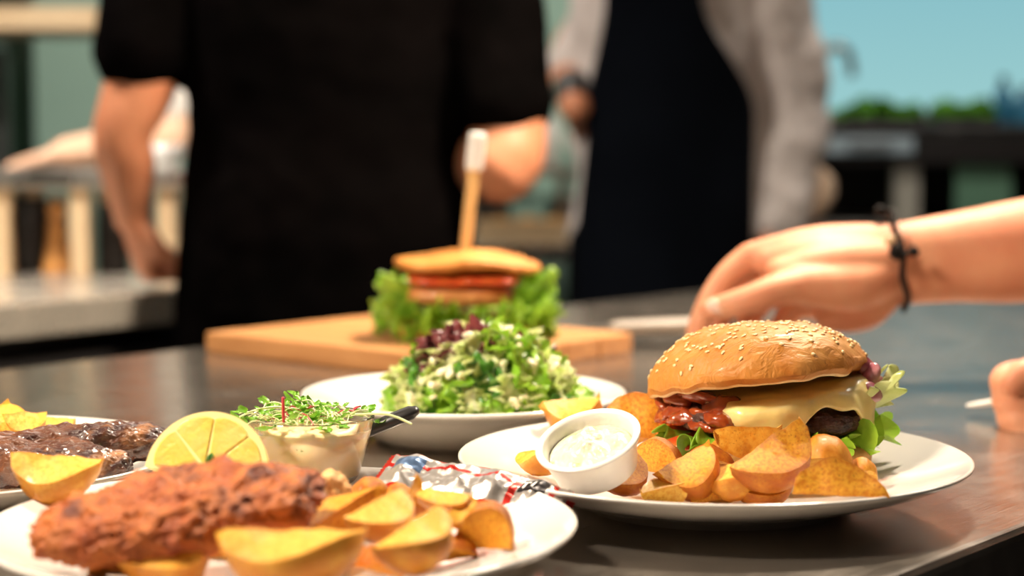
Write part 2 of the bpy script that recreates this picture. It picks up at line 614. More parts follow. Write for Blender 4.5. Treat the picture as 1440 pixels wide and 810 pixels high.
# ================================================================== the room
X0, X1, Y0, Y1 = -3.0, 4.0, -1.8, 6.2
struct(link('floor', box((X0, Y0, -0.1), (X1, Y1, 0)), M_floor))
struct(link('ceiling', box((X0, Y0, CEIL), (X1, Y1, CEIL + 0.1)), M_ceil))
struct(link('wall_left', box((X0 - 0.1, Y0, 0), (X0, Y1, CEIL)), M_wallgrey))
struct(link('wall_right', box((X1, Y0, 0), (X1 + 0.1, Y1, CEIL)), M_wallgrey))
struct(link('wall_front', box((X0, Y0 - 0.1, 0), (X1, Y0, CEIL)), M_wallgrey))
WX0, WX1, WZ0, WZ1 = 0.70, 3.1, 1.16, 1.66
VX0, VX1, VZ0, VZ1 = 1.25, 1.85, 1.92, 2.30        # small high window


def boxes(bl):
    V, F = [], []
    for lo, hi in bl:
        b = len(V)
        for x in (lo[0], hi[0]):
            for y in (lo[1], hi[1]):
                for z in (lo[2], hi[2]):
                    V.append((x, y, z))
        F += [tuple(b + i for i in q) for q in ((0, 1, 3, 2), (4, 6, 7, 5), (0, 4, 5, 1), (2, 3, 7, 6), (0, 2, 6, 4), (1, 5, 7, 3))]
    return mesh_from(V, F, smooth=False)


struct(link('wall_back', boxes([((X0, Y1, 0), (WX0, Y1 + 0.15, CEIL)), ((WX1, Y1, 0), (X1, Y1 + 0.15, CEIL)),
                                ((WX0, Y1, 0), (WX1, Y1 + 0.15, WZ0)), ((WX0, Y1, WZ1), (WX1, Y1 + 0.15, VZ0)),
                                ((WX0, Y1, VZ0), (VX0, Y1 + 0.15, VZ1)), ((VX1, Y1, VZ0), (WX1, Y1 + 0.15, VZ1)), ((WX0, Y1, VZ1), (WX1, Y1 + 0.15, CEIL))]), M_wall))


def window(n, x0, x1, z0, z1, cols):
    win = bpy.data.objects.new('window_%d' % n, None)
    COL.objects.link(win)
    win.location = (x0, Y1 + 0.06, z0)
    win['kind'] = 'structure'
    ww, wh, f = x1 - x0, z1 - z0, 0.04
    fr = [((0, 0, 0), (ww, 0.06, f)), ((0, 0, wh - f), (ww, 0.06, wh)), ((0, 0, f), (f, 0.06, wh - f)), ((ww - f, 0, f), (ww, 0.06, wh - f))]
    for k in range(1, cols):
        fr.append(((ww * k / cols - f / 2, 0, f), (ww * k / cols + f / 2, 0.06, wh - f)))
    for lo, hi in fr:
        link('window_frame', box(lo, hi, 0.006), M_frame, win)
    for k in range(cols):
        link('pane', box((ww * k / cols + (f if k == 0 else f / 2), 0.026, f), (ww * (k + 1) / cols - (f if k == cols - 1 else f / 2), 0.032, wh - f)), M_pane, win)
    link('window_sill', box((-0.03, -0.12, -0.03), (ww + 0.03, -0.062, 0.0), 0.005), M_frame, win)


window(1, WX0, WX1, WZ0, WZ1, 2)
window(2, VX0, VX1, VZ0, VZ1, 1)

for (x, y, p) in FILL_PANELS:  # housings for the unseen panels added as fill light
    t = thing('fill_panel', 'unseen rectangular fill light panel added against the kitchen ceiling', 'light', (x, y, CEIL - 0.03), group='added ceiling fill panels')
    link('frame', boxes([((-0.6, -0.32, 0), (0.6, -0.285, 0.03)), ((-0.6, 0.285, 0), (0.6, 0.32, 0.03)), ((-0.6, -0.285, 0), (-0.56, 0.285, 0.03)), ((0.56, -0.285, 0), (0.6, 0.285, 0.03))]), M_frame, t)
    link('diffuser', box((-0.56, -0.285, 0.012), (0.56, 0.285, 0.028)), M_diff, t)

for i, (a, b, s, p, c) in enumerate(LAMPS):
    d = Vector(b) - Vector(a)
    lab = ['black dome heat lamp hanging over the plates of food', 'black dome heat lamp hanging beyond the cutting board', 'black dome heat lamp hanging over the side counter'][i]
    t = thing('heat_lamp', lab, 'lamp', a, d.to_track_quat('-Z', 'Y').to_euler(), group='heat lamps above the pass')
    r0 = s * 0.5
    sh = link('lamp_shade', lathe([(r0 + 0.03, -0.01), (r0 + 0.02, 0.05), (0.07, 0.14), (0.03, 0.17), (0.0, 0.172), (0.0, 0.166), (0.028, 0.164), (0.066, 0.135), (r0 + 0.016, 0.048), (r0 + 0.027, -0.01), (r0 + 0.03, -0.01)], 48), M_lampm, t)
    link('reflector', lathe([(r0 + 0.012, 0.02), (0.06, 0.10), (0.0, 0.13), (0.0, 0.127), (0.058, 0.097), (r0 + 0.009, 0.02), (r0 + 0.012, 0.02)], 48), M_lampi, sh)
    up = Matrix.Rotation(0, 3, 'X')
    inv = d.to_track_quat('-Z', 'Y').inverted()
    top = inv @ Vector((0, 0, CEIL - a[2]))
    link('cord', tube_mesh([(0, 0, 0.16), (inv @ Vector((0, 0, 0.3))) , top], [0.005, 0.005, 0.005], seg=8), M_blackp, t)

# ================================================================== steel pass table
E = Vector((0.643, 0.766, 0))           # along the table
NRM = Vector((-0.766, 0.643, 0))        # across it, towards the back
T0 = Vector((0.21, 0.815, 0))           # a point on the front edge
TROT = math.atan2(E.y, E.x)
TOP = 0.9
tbl = thing('steel_table', 'long brushed stainless steel kitchen table carrying the plates of food', 'table', (T0.x, T0.y, 0), (0, 0, TROT))
TL0, TL1, TW = -1.5, 2.1, 0.92
link('tabletop', box((TL0, 0, TOP - 0.04), (TL1, TW, TOP), 0.006, 3), M_table, tbl)
for x in (TL0 + 0.1, 0.3, TL1 - 0.1):
    for y in (0.08, TW - 0.08):
        link('leg', box((x - 0.02, y - 0.02, 0), (x + 0.02, y + 0.02, TOP - 0.04), 0.003), M_steel, tbl)
link('under_shelf', box((TL0 + 0.06, 0.05, 0.25), (TL1 - 0.06, TW - 0.05, 0.28), 0.004), M_darksteel, tbl)

# ================================================================== side counter on the left
C0 = Vector((-0.633, 2.042, 0))
ctr = thing('side_counter', 'steel topped side counter with dark cabinet front beside the man in black', 'counter', C0, (0, 0, math.atan2(0.21, 0.157)))
CL0, CL1, CW = -1.9, 0.55, 0.80
link('worktop', box((CL0, 0, TOP - 0.045), (CL1, CW, TOP), 0.006, 3), steel('worktop steel reflection tint', (0.74, 0.66, 0.56), 0.24, metal=0.6), ctr)  # warm reflected light put into the worktop's paler base colour
link('cabinet', box((CL0 + 0.02, 0.05, 0.1), (CL1 - 0.02, CW - 0.01, TOP - 0.047), 0.004), M_darksteel, ctr)
for k in range(4):
    a = CL0 + 0.04 + k * 0.6
    dd = link('door', box((a, 0.03, 0.12), (a + 0.57, 0.049, TOP - 0.07), 0.004), M_blackp, ctr)
    link('handle', tube_mesh([(a + 0.5, 0.02, 0.55), (a + 0.5, 0.02, 0.72)], [0.006, 0.006], seg=10), M_steel, dd)
link('plinth', box((CL0 + 0.04, 0.1, 0), (CL1 - 0.04, CW - 0.05, 0.1)), M_blackp, ctr)

# raised rack standing on the side counter
rk = thing('counter_rack', 'low pale metal rack with posts standing on the side counter', 'rack', (0, 0, TOP))
link('shelf', box((-1.05, 2.52, 0.125), (-0.44, 2.74, 0.150), 0.004), M_steel, rk)
for px in (-110, 8, 118, 240):
    p = at(px, 300, 2.56)
    link('post', box((p.x - 0.013, 2.53, 0), (p.x + 0.013, 2.556, 0.125), 0.002), M_beige, rk)
    link('post', box((p.x - 0.013, 2.705, 0), (p.x + 0.013, 2.731, 0.125), 0.002), M_beige, rk)

p = at(82, 384, 2.585)
ml = thing('pepper_mill', 'turned wooden pepper mill standing under the low rack', 'mill', (p.x, p.y, TOP))
link('body', lathe(smooth_profile([(0, 0, 0), (0.021, 0.0, 0), (0.022, 0.012, 0), (0.018, 0.035, 0), (0.014, 0.06, 0), (0.013, 0.075, 0), (0.0, 0.078, 0)], 4) and [(v.x, v.y) for v in smooth_profile([(0, 0, 0), (0.021, 0.0, 0), (0.022, 0.012, 0), (0.018, 0.035, 0), (0.014, 0.06, 0), (0.013, 0.075, 0), (0.0, 0.078, 0)], 4)], 32), M_millw, ml)
link('head', lathe([(0, 0.078), (0.010, 0.078), (0.0125, 0.084), (0.014, 0.094), (0.011, 0.103), (0.004, 0.106), (0.005, 0.112), (0, 0.114)], 32), M_millw, ml)


def jar(px, d, r, h, m, name, label, cat, group=None, lidm=None):
    q = at(px, 380, d)
    t = thing(name, label, cat, (q.x, q.y, TOP), group=group)
    link('body', lathe([(0, 0), (r * 0.95, 0), (r, 0.004), (r, h * 0.8), (r * 0.85, h * 0.88), (0, h * 0.88)], 32), m, t)
    link('lid', lathe([(0, h * 0.88), (r * 0.9, h * 0.88), (r * 0.92, h * 0.9), (r * 0.92, h * 0.985), (r * 0.86, h), (0, h)], 32), lidm or M_steel, t)
    return t


jar(46, 2.62, 0.028, 0.108, M_blackp, 'storage_jar', 'dark storage jar under the low rack beside the pepper mill', 'jar', lidm=M_blackp)
jar(160, 2.60, 0.022, 0.10, M_blackp, 'sauce_bottle', 'dark sauce bottle under the low rack behind the black shirted man\'s arm', 'bottle', lidm=M_blackp)
jar(-40, 2.62, 0.03, 0.11, M_darksteel, 'steel_canister', 'steel canister under the end of the low rack', 'canister')
p = at(234, 240, 2.63)
tag(link('white_bowl', lathe([(0, 0), (0.012, 0), (0.014, 0.003), (0.024, 0.02), (0.028, 0.036), (0.0265, 0.036), (0.022, 0.021), (0.010, 0.005), (0, 0.004)], 40), M_porc, None, (p.x, 2.63, TOP + 0.150)),
    'small white bowl on the low rack beside the black shirt', 'bowl')

# warm wooden shelf above and the green fronted units behind
sh = thing('wall_shelf', 'pale wooden shelf board on brackets in front of the green units', 'shelf', (0, 0, 0))
a, b = at(0, 28, 3.5), at(142, 24, 3.5)
link('board', box((-1.9, 3.45, a.z - 0.022), (b.x - 0.0, 3.75, a.z + 0.022), 0.004), M_beige, sh)
for x in (-1.7, -1.1):
    link('upright', box((x, 3.78, 0), (x + 0.03, 3.81, a.z + 0.02), 0.002), M_darksteel, sh)
    link('bracket', box((x, 3.46, a.z - 0.05), (x + 0.03, 3.81, a.z - 0.0225), 0.002), M_darksteel, sh)


def unit(name, label, x0, x1, y0, y1, h, doors, body, doorm, pad=0.012):
    t = thing(name, label, 'cabinet', ((x0 + x1) / 2, (y0 + y1) / 2, 0))
    w, dp = (x1 - x0) / 2, (y1 - y0) / 2
    link('body', box((-w, -dp + 0.03, 0), (w, dp, h), 0.006), body, t)
    n = doors
    for i in range(n):
        a = -w + 2 * w * i / n + pad
        c = -w + 2 * w * (i + 1) / n - pad
        d = link('door', box((a, -dp, 0.1), (c, -dp + 0.028, h - 0.05), 0.005), doorm, t)
        link('handle', tube_mesh([(c - 0.02, -dp - 0.02, h * 0.45), (c - 0.02, -dp - 0.02, h * 0.6)], [0.006, 0.006], seg=8), M_steel, d)
    return t


unit('tall_fridge', 'tall dark green fridge behind the wooden shelf', -2.35, -1.36, 4.6, 5.2, 1.9, 2, M_green, M_greend, 0.05)
unit('tall_cabinet', 'tall pale green enamel cabinet next to the dark green fridge', -1.24, -0.75, 4.6, 5.2, 1.95, 1, M_greenp, M_greenp)
unit('locker', 'tall pale green double locker behind the prep counter', -0.70, 0.40, 4.7, 5.2, 1.9, 2, M_greenp, M_greenp)

# ================================================================== mid counter seen between the two standing cooks
mc = thing('prep_counter', 'steel prep counter behind the aproned cook', 'counter', (0, 0, 0))
z1 = 0.86
link('worktop', box((-0.45, 4.0, z1 - 0.04), (0.62, 4.55, z1), 0.005), M_steel, mc)
link('raised_shelf', box((-0.45, 4.25, z1 + 0.15), (0.62, 4.55, z1 + 0.17), 0.004), M_steel, mc)
for x in (-0.40, -0.10, 0.12, 0.57):
    link('post', box((x - 0.012, 4.27, z1), (x + 0.012, 4.294, z1 + 0.15), 0.002), M_steel, mc)
for x in (-0.4, 0.57):
    for y in (4.05, 4.5):
        link('leg', box((x - 0.02, y - 0.02, 0), (x + 0.02, y + 0.02, z1 - 0.04), 0.002), M_steel, mc)
link('lower_shelf', box((-0.43, 4.05, 0.55), (0.6, 4.5, 0.57), 0.003), M_steel, mc)


def tray(name, label, loc, w, d, h, m, cat, t=0.004, group=None):
    o = link(name, boxes([((-w, -d, 0), (w, d, t)), ((-w, -d, t), (w, -d + t, h)), ((-w, d - t, t), (w, d, h)), ((-w, -d + t, t), (-w + t, d - t, h)), ((w - t, -d + t, t), (w, d - t, h))]), m, None, loc)
    return tag(o, label, cat, group)


p = at(740, 340, 4.15)
tray('food_tray', 'shallow beige food tray on the steel prep counter', (p.x + 0.01, 4.13, z1), 0.125, 0.085, 0.05, M_beige, 'tray')
for k, (dx, dy) in enumerate(((-0.07, 0), (-0.01, 0.01), (0.05, -0.01))):
    tag(link('bread_roll', blob((0.032, 0.05, 0.026), 3, ((0.12, 30),), k), M_bunb, None, (p.x + dx + 0.01, 4.13 + dy, z1 + 0.03)),
        'golden bread roll lying in the beige food tray', 'bread', 'bread rolls in the tray')
p = at(838, 250, 4.35)
tag(link('mixing_bowl', lathe([(0, 0), (0.03, 0), (0.035, 0.004), (0.06, 0.045), (0.07, 0.085), (0.067, 0.085), (0.057, 0.046), (0.03, 0.008), (0, 0.006)], 40), M_bowlp, None, (p.x - 0.01, 4.4, z1 + 0.17)),
    'cream coloured mixing bowl on the raised shelf behind the aproned cook', 'bowl')
p = at(800, 250, 4.35)
t = thing('paper_roll', 'white paper roll standing on the raised shelf by the mixing bowl', 'paper roll', (p.x - 0.075, 4.4, z1 + 0.17))
link('roll', lathe([(0.02, 0), (0.05, 0), (0.05, 0.12), (0.02, 0.12), (0.02, 0)], 32), M_white, t)
link('core', lathe([(0.017, 0.001), (0.0195, 0.001), (0.0195, 0.122), (0.017, 0.122), (0.017, 0.001)], 24), M_beige, t)
p = at(680, 290, 4.3)
t = thing('steel_pot', 'dark steel pot standing under the raised shelf', 'pot', (p.x, 4.44, z1))
link('body', lathe([(0, 0), (0.06, 0), (0.064, 0.005), (0.065, 0.11), (0.067, 0.112), (0.062, 0.112), (0.06, 0.008), (0, 0.006)], 32), M_darksteel, t)
link('handle', tube_mesh([(0.062, 0, 0.09), (0.10, 0, 0.095), (0.13, 0, 0.095)], [0.006, 0.007, 0.006], seg=8), M_blackp, t)
p = at(802, 290, 4.3)
t = thing('steel_pot', 'wide dark steel pot standing under the raised shelf next to a post', 'pot', (p.x, 4.42, z1))
link('body', lathe([(0, 0), (0.05, 0), (0.054, 0.005), (0.055, 0.09), (0.057, 0.092), (0.052, 0.092), (0.05, 0.008), (0, 0.006)], 32), M_darksteel, t)
link('handle', tube_mesh([(0.052, 0, 0.075), (0.085, 0, 0.08), (0.11, 0, 0.08)], [0.005, 0.006, 0.005], seg=8), M_blackp, t)

# ================================================================== back bar on the right, in front of the window
M_drawer = mat('grey blue enamel', (0.34, 0.42, 0.47), 0.4, color2=(0.30, 0.38, 0.43), nscale=5)
M_postp = mat('warm grey enamel', (0.42, 0.40, 0.34), 0.5, color2=(0.38, 0.36, 0.31), nscale=5)
bb = thing('back_bar', 'dark raised kitchen counter with drawer under the bright window', 'counter', (0, 4.6, 0))
zb = 1.135
link('worktop', box((0.66, 0, zb - 0.028), (2.6, 0.6, zb), 0.005), M_darksteel, bb)
dr = link('drawer', box((0.80, -0.012, zb - 0.075), (1.035, 0.0, zb - 0.032), 0.004), M_drawer, bb)
link('handle', tube_mesh([(0.87, -0.022, zb - 0.05), (0.97, -0.022, zb - 0.05)], [0.005, 0.005], seg=8), M_darksteel, dr)
link('apron_panel', box((0.66, 0.002, zb - 0.10), (2.6, 0.02, zb - 0.03), 0.002), M_blackp, bb)
link('back_panel', box((0.66, 0.56, 0.0), (2.6, 0.58, zb - 0.03), 0.002), M_blackp, bb)
for x in (0.68, 1.03, 1.60, 2.55):
    link('post', box((x - 0.03, 0.03, 0), (x + 0.03, 0.09, zb - 0.03), 0.003), M_postp, bb)
link('cupboard_front', box((1.155, 0.03, 0.1), (1.30, 0.05, zb - 0.10), 0.004), M_green, bb)
link('cupboard_front', box((1.38, 0.03, 0.1), (1.56, 0.05, zb - 0.10), 0.004), M_greend, bb)
link('lower_shelf', box((0.68, 0.05, 0.86), (1.60, 0.5, 0.88), 0.003), M_steel, bb)

fc = thing('gooseneck_tap', 'slim steel gooseneck tap rising in front of the bright window', 'tap', (0.87, 5.05, zb))
link('base', lathe([(0, 0), (0.024, 0), (0.024, 0.01), (0.016, 0.03), (0, 0.03)], 24), M_steel, fc)
link('spout', tube_mesh(spline([(0, 0, 0.02), (0, 0, 0.16), (0.012, 0, 0.205), (0.045, 0, 0.225), (0.078, 0, 0.205), (0.09, 0, 0.15)], 5), [0.013] * 26, seg=12), M_steel, fc)
link('lever', tube_mesh([(0.014, 0, 0.02), (0.05, -0.02, 0.035)], [0.004, 0.005], seg=8), M_steel, fc)

random.seed(5)


def herb_clump(n, rx, ry, h, seed):
    random.seed(seed)
    V, F = [], []
    for i in range(n):
        x, y = random.uniform(-rx, rx), random.uniform(-ry, ry)
        z = h * (0.25 + 0.75 * random.random()) * (1 - 0.22 * (x / rx) ** 2) * (0.75 + 0.5 * nz((x * 1.0, y * 0.3, 0), 22, seed, 2))
        s = random.uniform(0.010, 0.02)
        m = Euler((random.uniform(-1, 1), random.uniform(-1, 1), random.uniform(0, 6.3))).to_matrix()
        b = len(V)
        for q in ((-1, 0, 0), (-0.3, 0.55, 0.15), (0.5, 0.5, 0.1), (1, 0, -0.1), (0.5, -0.5, 0.1), (-0.3, -0.55, 0.15)):
            V.append(Vector((x, y, z)) + m @ (Vector(q) * s))
        F.append((b, b + 1, b + 2, b + 3))
        F.append((b, b + 3, b + 4, b + 5))
    return mesh_from(V, F)


for k, (px, w, lab) in enumerate(((1235, 0.105, 'dark tray of green herbs beside the gooseneck tap'), (1352, 0.075, 'dark tray of green herbs beside the blue bottles'))):
    q = at(px, 165, 4.75)
    t = thing('herb_tray', lab, 'herb tray', (q.x, 4.75, zb), group='herb trays under the window')
    link('tray', boxes([((-w, -0.09, 0), (w, 0.09, 0.003)), ((-w, -0.09, 0.003), (w, -0.087, 0.022)), ((-w, 0.087, 0.003), (w, 0.09, 0.022)), ((-w, -0.087, 0.003), (-w + 0.003, 0.087, 0.022)), ((w - 0.003, -0.087, 0.003), (w, 0.087, 0.022))]), M_blackp, t)
    hb = link('herb_leaves', herb_clump(900, w - 0.006, 0.08, 0.062, 11 + k), M_herb, t, (0, 0, 0.006))
    hb['kind'] = 'stuff'
for k, (px, r, h, y) in enumerate(((1410, 0.024, 0.13, 4.74), (1440, 0.030, 0.10, 4.66), (1490, 0.03, 0.15, 4.72))):
    q = at(px, 165, y)
    t = thing('blue_bottle', ['slim blue plastic bottle next to the herb tray', 'stout blue plastic tub bottle on the end of the back bar', 'tall blue plastic bottle on the end of the back bar'][k], 'bottle', (q.x, y, zb), group='blue bottles on the back bar')
    link('body', lathe([(0, 0), (r * 0.94, 0), (r, 0.005), (r, h * 0.62), (r * 0.5, h * 0.8), (r * 0.4, h * 0.84), (0, h * 0.84)], 28), M_blue, t)
    link('cap', lathe([(0, h * 0.84), (r * 0.46, h * 0.84), (r * 0.46, h * 0.98), (r * 0.4, h), (0, h)], 24), M_blackp, t)

# ================================================================== crockery
def plate_mesh(Rp, h=0.026, well=0.6):
    rw = Rp * well
    prof = [(0, 0.0045), (rw * 0.80, 0.0045), (rw * 0.83, 0.0), (rw * 0.88, 0.0), (rw * 0.92, 0.0045), (rw * 1.15, 0.0085), (Rp * 0.86, h * 0.60),
            (Rp * 0.97, h * 0.855), (Rp * 0.995, h * 0.93), (Rp, h * 0.975), (Rp * 0.996, h), (Rp * 0.985, h * 1.0), (Rp * 0.96, h * 0.955),
            (Rp * 0.85, h * 0.76), (rw * 1.22, 0.0158), (rw * 1.05, 0.0122), (rw * 0.9, 0.0108), (rw * 0.5, 0.0102), (0, 0.010)]
    q = [(v.x, v.y) for v in smooth_profile([(a, b, 0) for a, b in prof[5:]], 3)]
    return lathe(prof[:5] + q, 128)


PB = Vector((0.106, 0.930, TOP))     # burger plate
PS = Vector((-0.100, 0.765, TOP))    # schnitzel plate
PL = Vector((-0.302, 0.935, TOP))    # fillet plate
PG = Vector((-0.031, 1.135, TOP))    # salad plate
tag(link('dinner_plate', plate_mesh(0.1345), M_porc, None, PB), 'white porcelain plate under the sesame burger', 'plate', 'white dinner plates')
tag(link('dinner_plate', plate_mesh(0.1285), M_porc, None, PS), 'white porcelain plate under the schnitzel and sauce cup', 'plate', 'white dinner plates')
tag(link('dinner_plate', plate_mesh(0.1270), M_porc, None, PL), 'white porcelain plate under the grilled fillets', 'plate', 'white dinner plates')
bp = [(0, 0.004), (0.050, 0.004), (0.052, 0), (0.056, 0), (0.059, 0.003), (0.068, 0.010), (0.080, 0.0195), (0.090, 0.0235), (0.1025, 0.0275), (0.1045, 0.0292), (0.1035, 0.0308),
      (0.1005, 0.0306), (0.088, 0.0265), (0.078, 0.0215), (0.066, 0.0135), (0.055, 0.0095), (0.04, 0.0085), (0, 0.0085)]
tag(link('deep_plate', lathe(bp[:4] + [(v.x, v.y) for v in smooth_profile([(a, b, 0) for a, b in bp[4:]], 3)], 128), M_bowlp, None, PG), 'deep white rimmed plate holding the mixed salad', 'plate')


# ================================================================== potato wedges
def wedge_mesh(seed, open_=1.0, fat=1.0, sharp=2.4, bend=0.10):
    """unit length along x; peel on the rounded back (up), two cut faces meeting below"""
    random.seed(seed)
    NS, NA = 22, 20
    pw, qw = random.uniform(1.6, 2.6), random.uniform(0.6, 0.85)
    s_lo = -1.0 if random.random() < 0.6 else -0.80
    s_hi = 1.0 if random.random() < 0.5 else 0.74
    tw = random.uniform(-0.5, 0.5)
    half = R(52 * open_)
    sec = []
    for i in range(6):                # cut face 1
        t = i / 6
        sec.append((Vector((0, -0.30)).lerp(Vector((math.sin(half) * 0.30, 0.02)), t), 0.55 if i == 0 else 0.0))
    for i in range(9):                # rounded peel
        a = half - 2 * half * i / 8
        sec.append((Vector((math.sin(a) * 0.31, (math.cos(a) - math.cos(half)) * 0.31 + 0.03)), 1.0 if 0 < i < 8 else 0.6))
    for i in range(5):
        t = (i + 1) / 6
        sec.append((Vector((-math.sin(half) * 0.30, 0.02)).lerp(Vector((0, -0.30)), t), 0.0))
    NA = len(sec)
    verts, faces, peel = [], [], []
    verts.append(Vector((0.5 * s_lo, 0, -0.22 * fat)))
    peel.append(0.5)
    sk = random.uniform(-0.15, 0.15)
    for k in range(1, NS):
        s = s_lo + (s_hi - s_lo) * k / NS
        r = (1 - abs(s) ** pw) ** qw
        ed = min(k, NS - k) / 2.0
        if ed < 1:
            r *= 0.82 + 0.18 * ed
        for (q, pv) in sec:
            x = 0.5 * s + sk * q.y * 0.5
            y = q.x * r * fat
            z = (-0.22 + (q.y + 0.30) * r) * fat
            p = Vector((x, y, z))
            d = 0.030 * nz(p, 3.0, seed * 3.1) + 0.010 * nz(p, 11, seed)
            p += Vector((0, q.x, q.y)).normalized() * d
            p = Matrix.Rotation(tw * s, 3, 'X') @ p
            verts.append(p)
            peel.append(min(1, max(0, pv * (0.85 + 0.6 * nz(p, 5, seed + 9)))))
    verts.append(Vector((0.5 * s_hi, 0, -0.22 * fat)))
    peel.append(0.5)
    for i in range(NA):
        j = (i + 1) % NA
        faces.append((0, 1 + j, 1 + i))
    for k in range(NS - 2):
        for i in range(NA):
            j = (i + 1) % NA
            faces.append((1 + k * NA + i, 1 + k * NA + j, 1 + (k + 1) * NA + j, 1 + (k + 1) * NA + i))
    b = 1 + (NS - 2) * NA
    for i in range(NA):
        j = (i + 1) % NA
        faces.append((b + i, b + j, len(verts) - 1))
    me = mesh_from(verts, faces)
    fix(me)
    me.set_sharp_from_angle(angle=R(34))
    at_ = me.attributes.new('peel', 'FLOAT', 'POINT')
    at_.data.foreach_set('value', peel)
    return me


WEDGE = {}
for s in range(10):
    WEDGE[s] = wedge_mesh(s + 1, open_=[0.9, 1.25, 1.05, 1.5, 0.8, 1.15, 1.35, 1.0, 1.2, 0.95][s], fat=[0.9, 1.05, 1.2, 1.0, 0.8, 1.3, 1.1, 1.0, 0.9, 1.15][s], sharp=[2.2, 3.2, 2.6, 2.0, 3.5, 3.0, 2.4, 4.0, 2.8, 2.3][s])
    WEDGE[s].materials.append(M_pot)


def wedge(px, py, z, wpx, var, yaw, roll, tilt=0.0, label='', pale=False, sy=1.0, sz=1.0, group='', name='potato_wedge'):
    """px,py: where its middle shows; z: height of its middle above the table; wpx: length in photo pixels at that distance when seen broadside"""
    c = at_z(px, py, TOP + z)
    L = wpx * c.y / FPX * (1.2 if 'burger plate' in group else 1.12)
    o = bpy.data.objects.new(name, WEDGE[var])
    COL.objects.link(o)
    o.location = c
    o.rotation_mode = 'QUATERNION'
    q = Euler((0, 0, R(yaw))).to_quaternion() @ Euler((0, -R(tilt), 0)).to_quaternion() @ Euler((R(roll), 0, 0)).to_quaternion()
    o.rotation_quaternion = q
    o.scale = (L, L * sy, L * sz)
    if pale:
        o.material_slots[0].link = 'OBJECT'
        o.material_slots[0].material = M_potpale
    return tag(o, label, 'potato wedge', group)


# on the burger plate. roll 0 = peel up, 180 = cut edge up, 90 = peel towards the back, -90 = peel towards the viewer
GB = 'fried potato wedges on the burger plate'
LB = {
    'back': 'rough golden potato wedge behind the white sauce tub',
    'pale': 'pale potato wedge leaning behind the white sauce tub over the plate rim',
    'long': 'long orange potato wedge between sauce tub and burger',
}
wedge(812, 588, 0.030, 80, 5, 20, 140, 10, 'rough golden potato wedge behind the white sauce tub', True, 1.2, 1.2, GB)
wedge(762, 645, 0.026, 82, 3, -50, 165, 18, 'pale flat potato wedge leaning beside the sauce tub towards the plate rim', True, 1.0, 0.7, GB)
wedge(898, 599, 0.032, 112, 1, 12, -70, 3, 'long orange peel-side potato wedge between the sauce tub and the burger', False, 1.1, 1.1, GB)
wedge(882, 671, 0.024, 78, 2, 38, 160, 22, 'pointed potato wedge directly in front of the sauce tub', False, 1.0, 1.05, GB)
wedge(928, 648, 0.026, 76, 6, -35, -50, -8, 'dark orange potato wedge behind the pointed wedge by the sauce tub', False, 1.1, 1.0, GB)
wedge(936, 690, 0.021, 70, 7, 8, -120, 0, 'yellow stubby potato wedge at the front between two larger wedges', True, 1.2, 1.0, GB)
wedge(975, 668, 0.027, 88, 5, 28, 150, 24, 'large golden potato wedge with ridge up in the middle of the front pile', False, 1.1, 1.05, GB)
wedge(1028, 676, 0.025, 84, 2, -58, 150, 8, 'triangular potato wedge with cut face forward in the front pile', True, 1.0, 1.0, GB)
wedge(995, 640, 0.030, 66, 0, -20, 30, 0, 'small potato wedge lying behind the ridge-up wedge below the green frill', False, 1.1, 1.0, GB)
wedge(1034, 636, 0.030, 80, 8, -28, 20, -6, 'slim potato wedge tucked below the flat wedge at the melted cheese', True, 1.0, 1.0, GB)
wedge(1052, 620, 0.040, 108, 4, 6, -150, 4, 'flat boat shaped potato wedge lying right below the melted cheese', True, 1.2, 1.1, GB)
wedge(1090, 648, 0.036, 122, 1, 36, 165, 24, 'big golden potato wedge slanting up on top of the front pile', False, 0.95, 0.95, GB)
wedge(1074, 694, 0.019, 78, 9, -8, 150, 6, 'small potato wedge under the big slanting wedge at the plate front', False, 1.0, 1.0, GB)
wedge(1160, 643, 0.030, 74, 6, -12, 10, 0, 'rounded potato wedge behind the brown wedge in front of the patty', True, 1.2, 1.1, GB)
wedge(1172, 678, 0.031, 128, 0, -2, -62, -2, 'large brown speckled potato wedge lying along the plate front', False, 1.0, 1.0, GB)
wedge(1213, 660, 0.024, 50, 7, -12, 20, 0, 'small potato piece between the brown wedge and the lower bun', True, 1.3, 1.2, GB)
wedge(1002, 694, 0.018, 60, 3, 10, -60, 0, 'low potato wedge at the plate front under the ridge-up wedge', False, 1.1, 1.0, GB)

# on the schnitzel plate
GS = 'fried potato wedges on the schnitzel plate'
wedge(474, 728, 0.030, 138, 3, 34, -130, 14, 'long golden potato wedge leaning against the right end of the schnitzel', False, 0.9, 0.9, GS)
wedge(545, 730, 0.034, 108, 2, 40, 150, 16, 'pale thick potato wedge next to the one leaning on the schnitzel', True, 1.0, 1.0, GS)
wedge(583, 690, 0.040, 44, 0, 70, 170, 40, 'small peaked potato tip poking up before the foil sachet', False, 1.3, 1.1, GS)
wedge(622, 706, 0.036, 98, 4, -14, 150, -4, 'flat pale potato wedge lying in front of the foil sachet', True, 1.1, 0.9, GS)
wedge(650, 722, 0.032, 74, 8, 48, 150, 22, 'narrow potato stick beside the round crusty wedge near the plate rim', True, 0.9, 0.9, GS)
wedge(686, 742, 0.026, 88, 5, -20, -30, -4, 'rounded crusty potato wedge nearest the right rim of the schnitzel plate', False, 1.15, 1.15, GS)
wedge(588, 764, 0.034, 124, 1, 44, 140, 16, 'large pale potato wedge with broad cut face in the middle of the heap', True, 1.0, 1.0, GS)
wedge(520, 690, 0.030, 60, 9, 15, 30, 0, 'orange potato piece lying between the sauce cup and the heap', False, 1.1, 1.0, GS)
wedge(412, 782, 0.032, 196, 3, 6, 150, 2, 'biggest smooth pale potato wedge lying along the front below the schnitzel', True, 0.95, 0.85, GS)
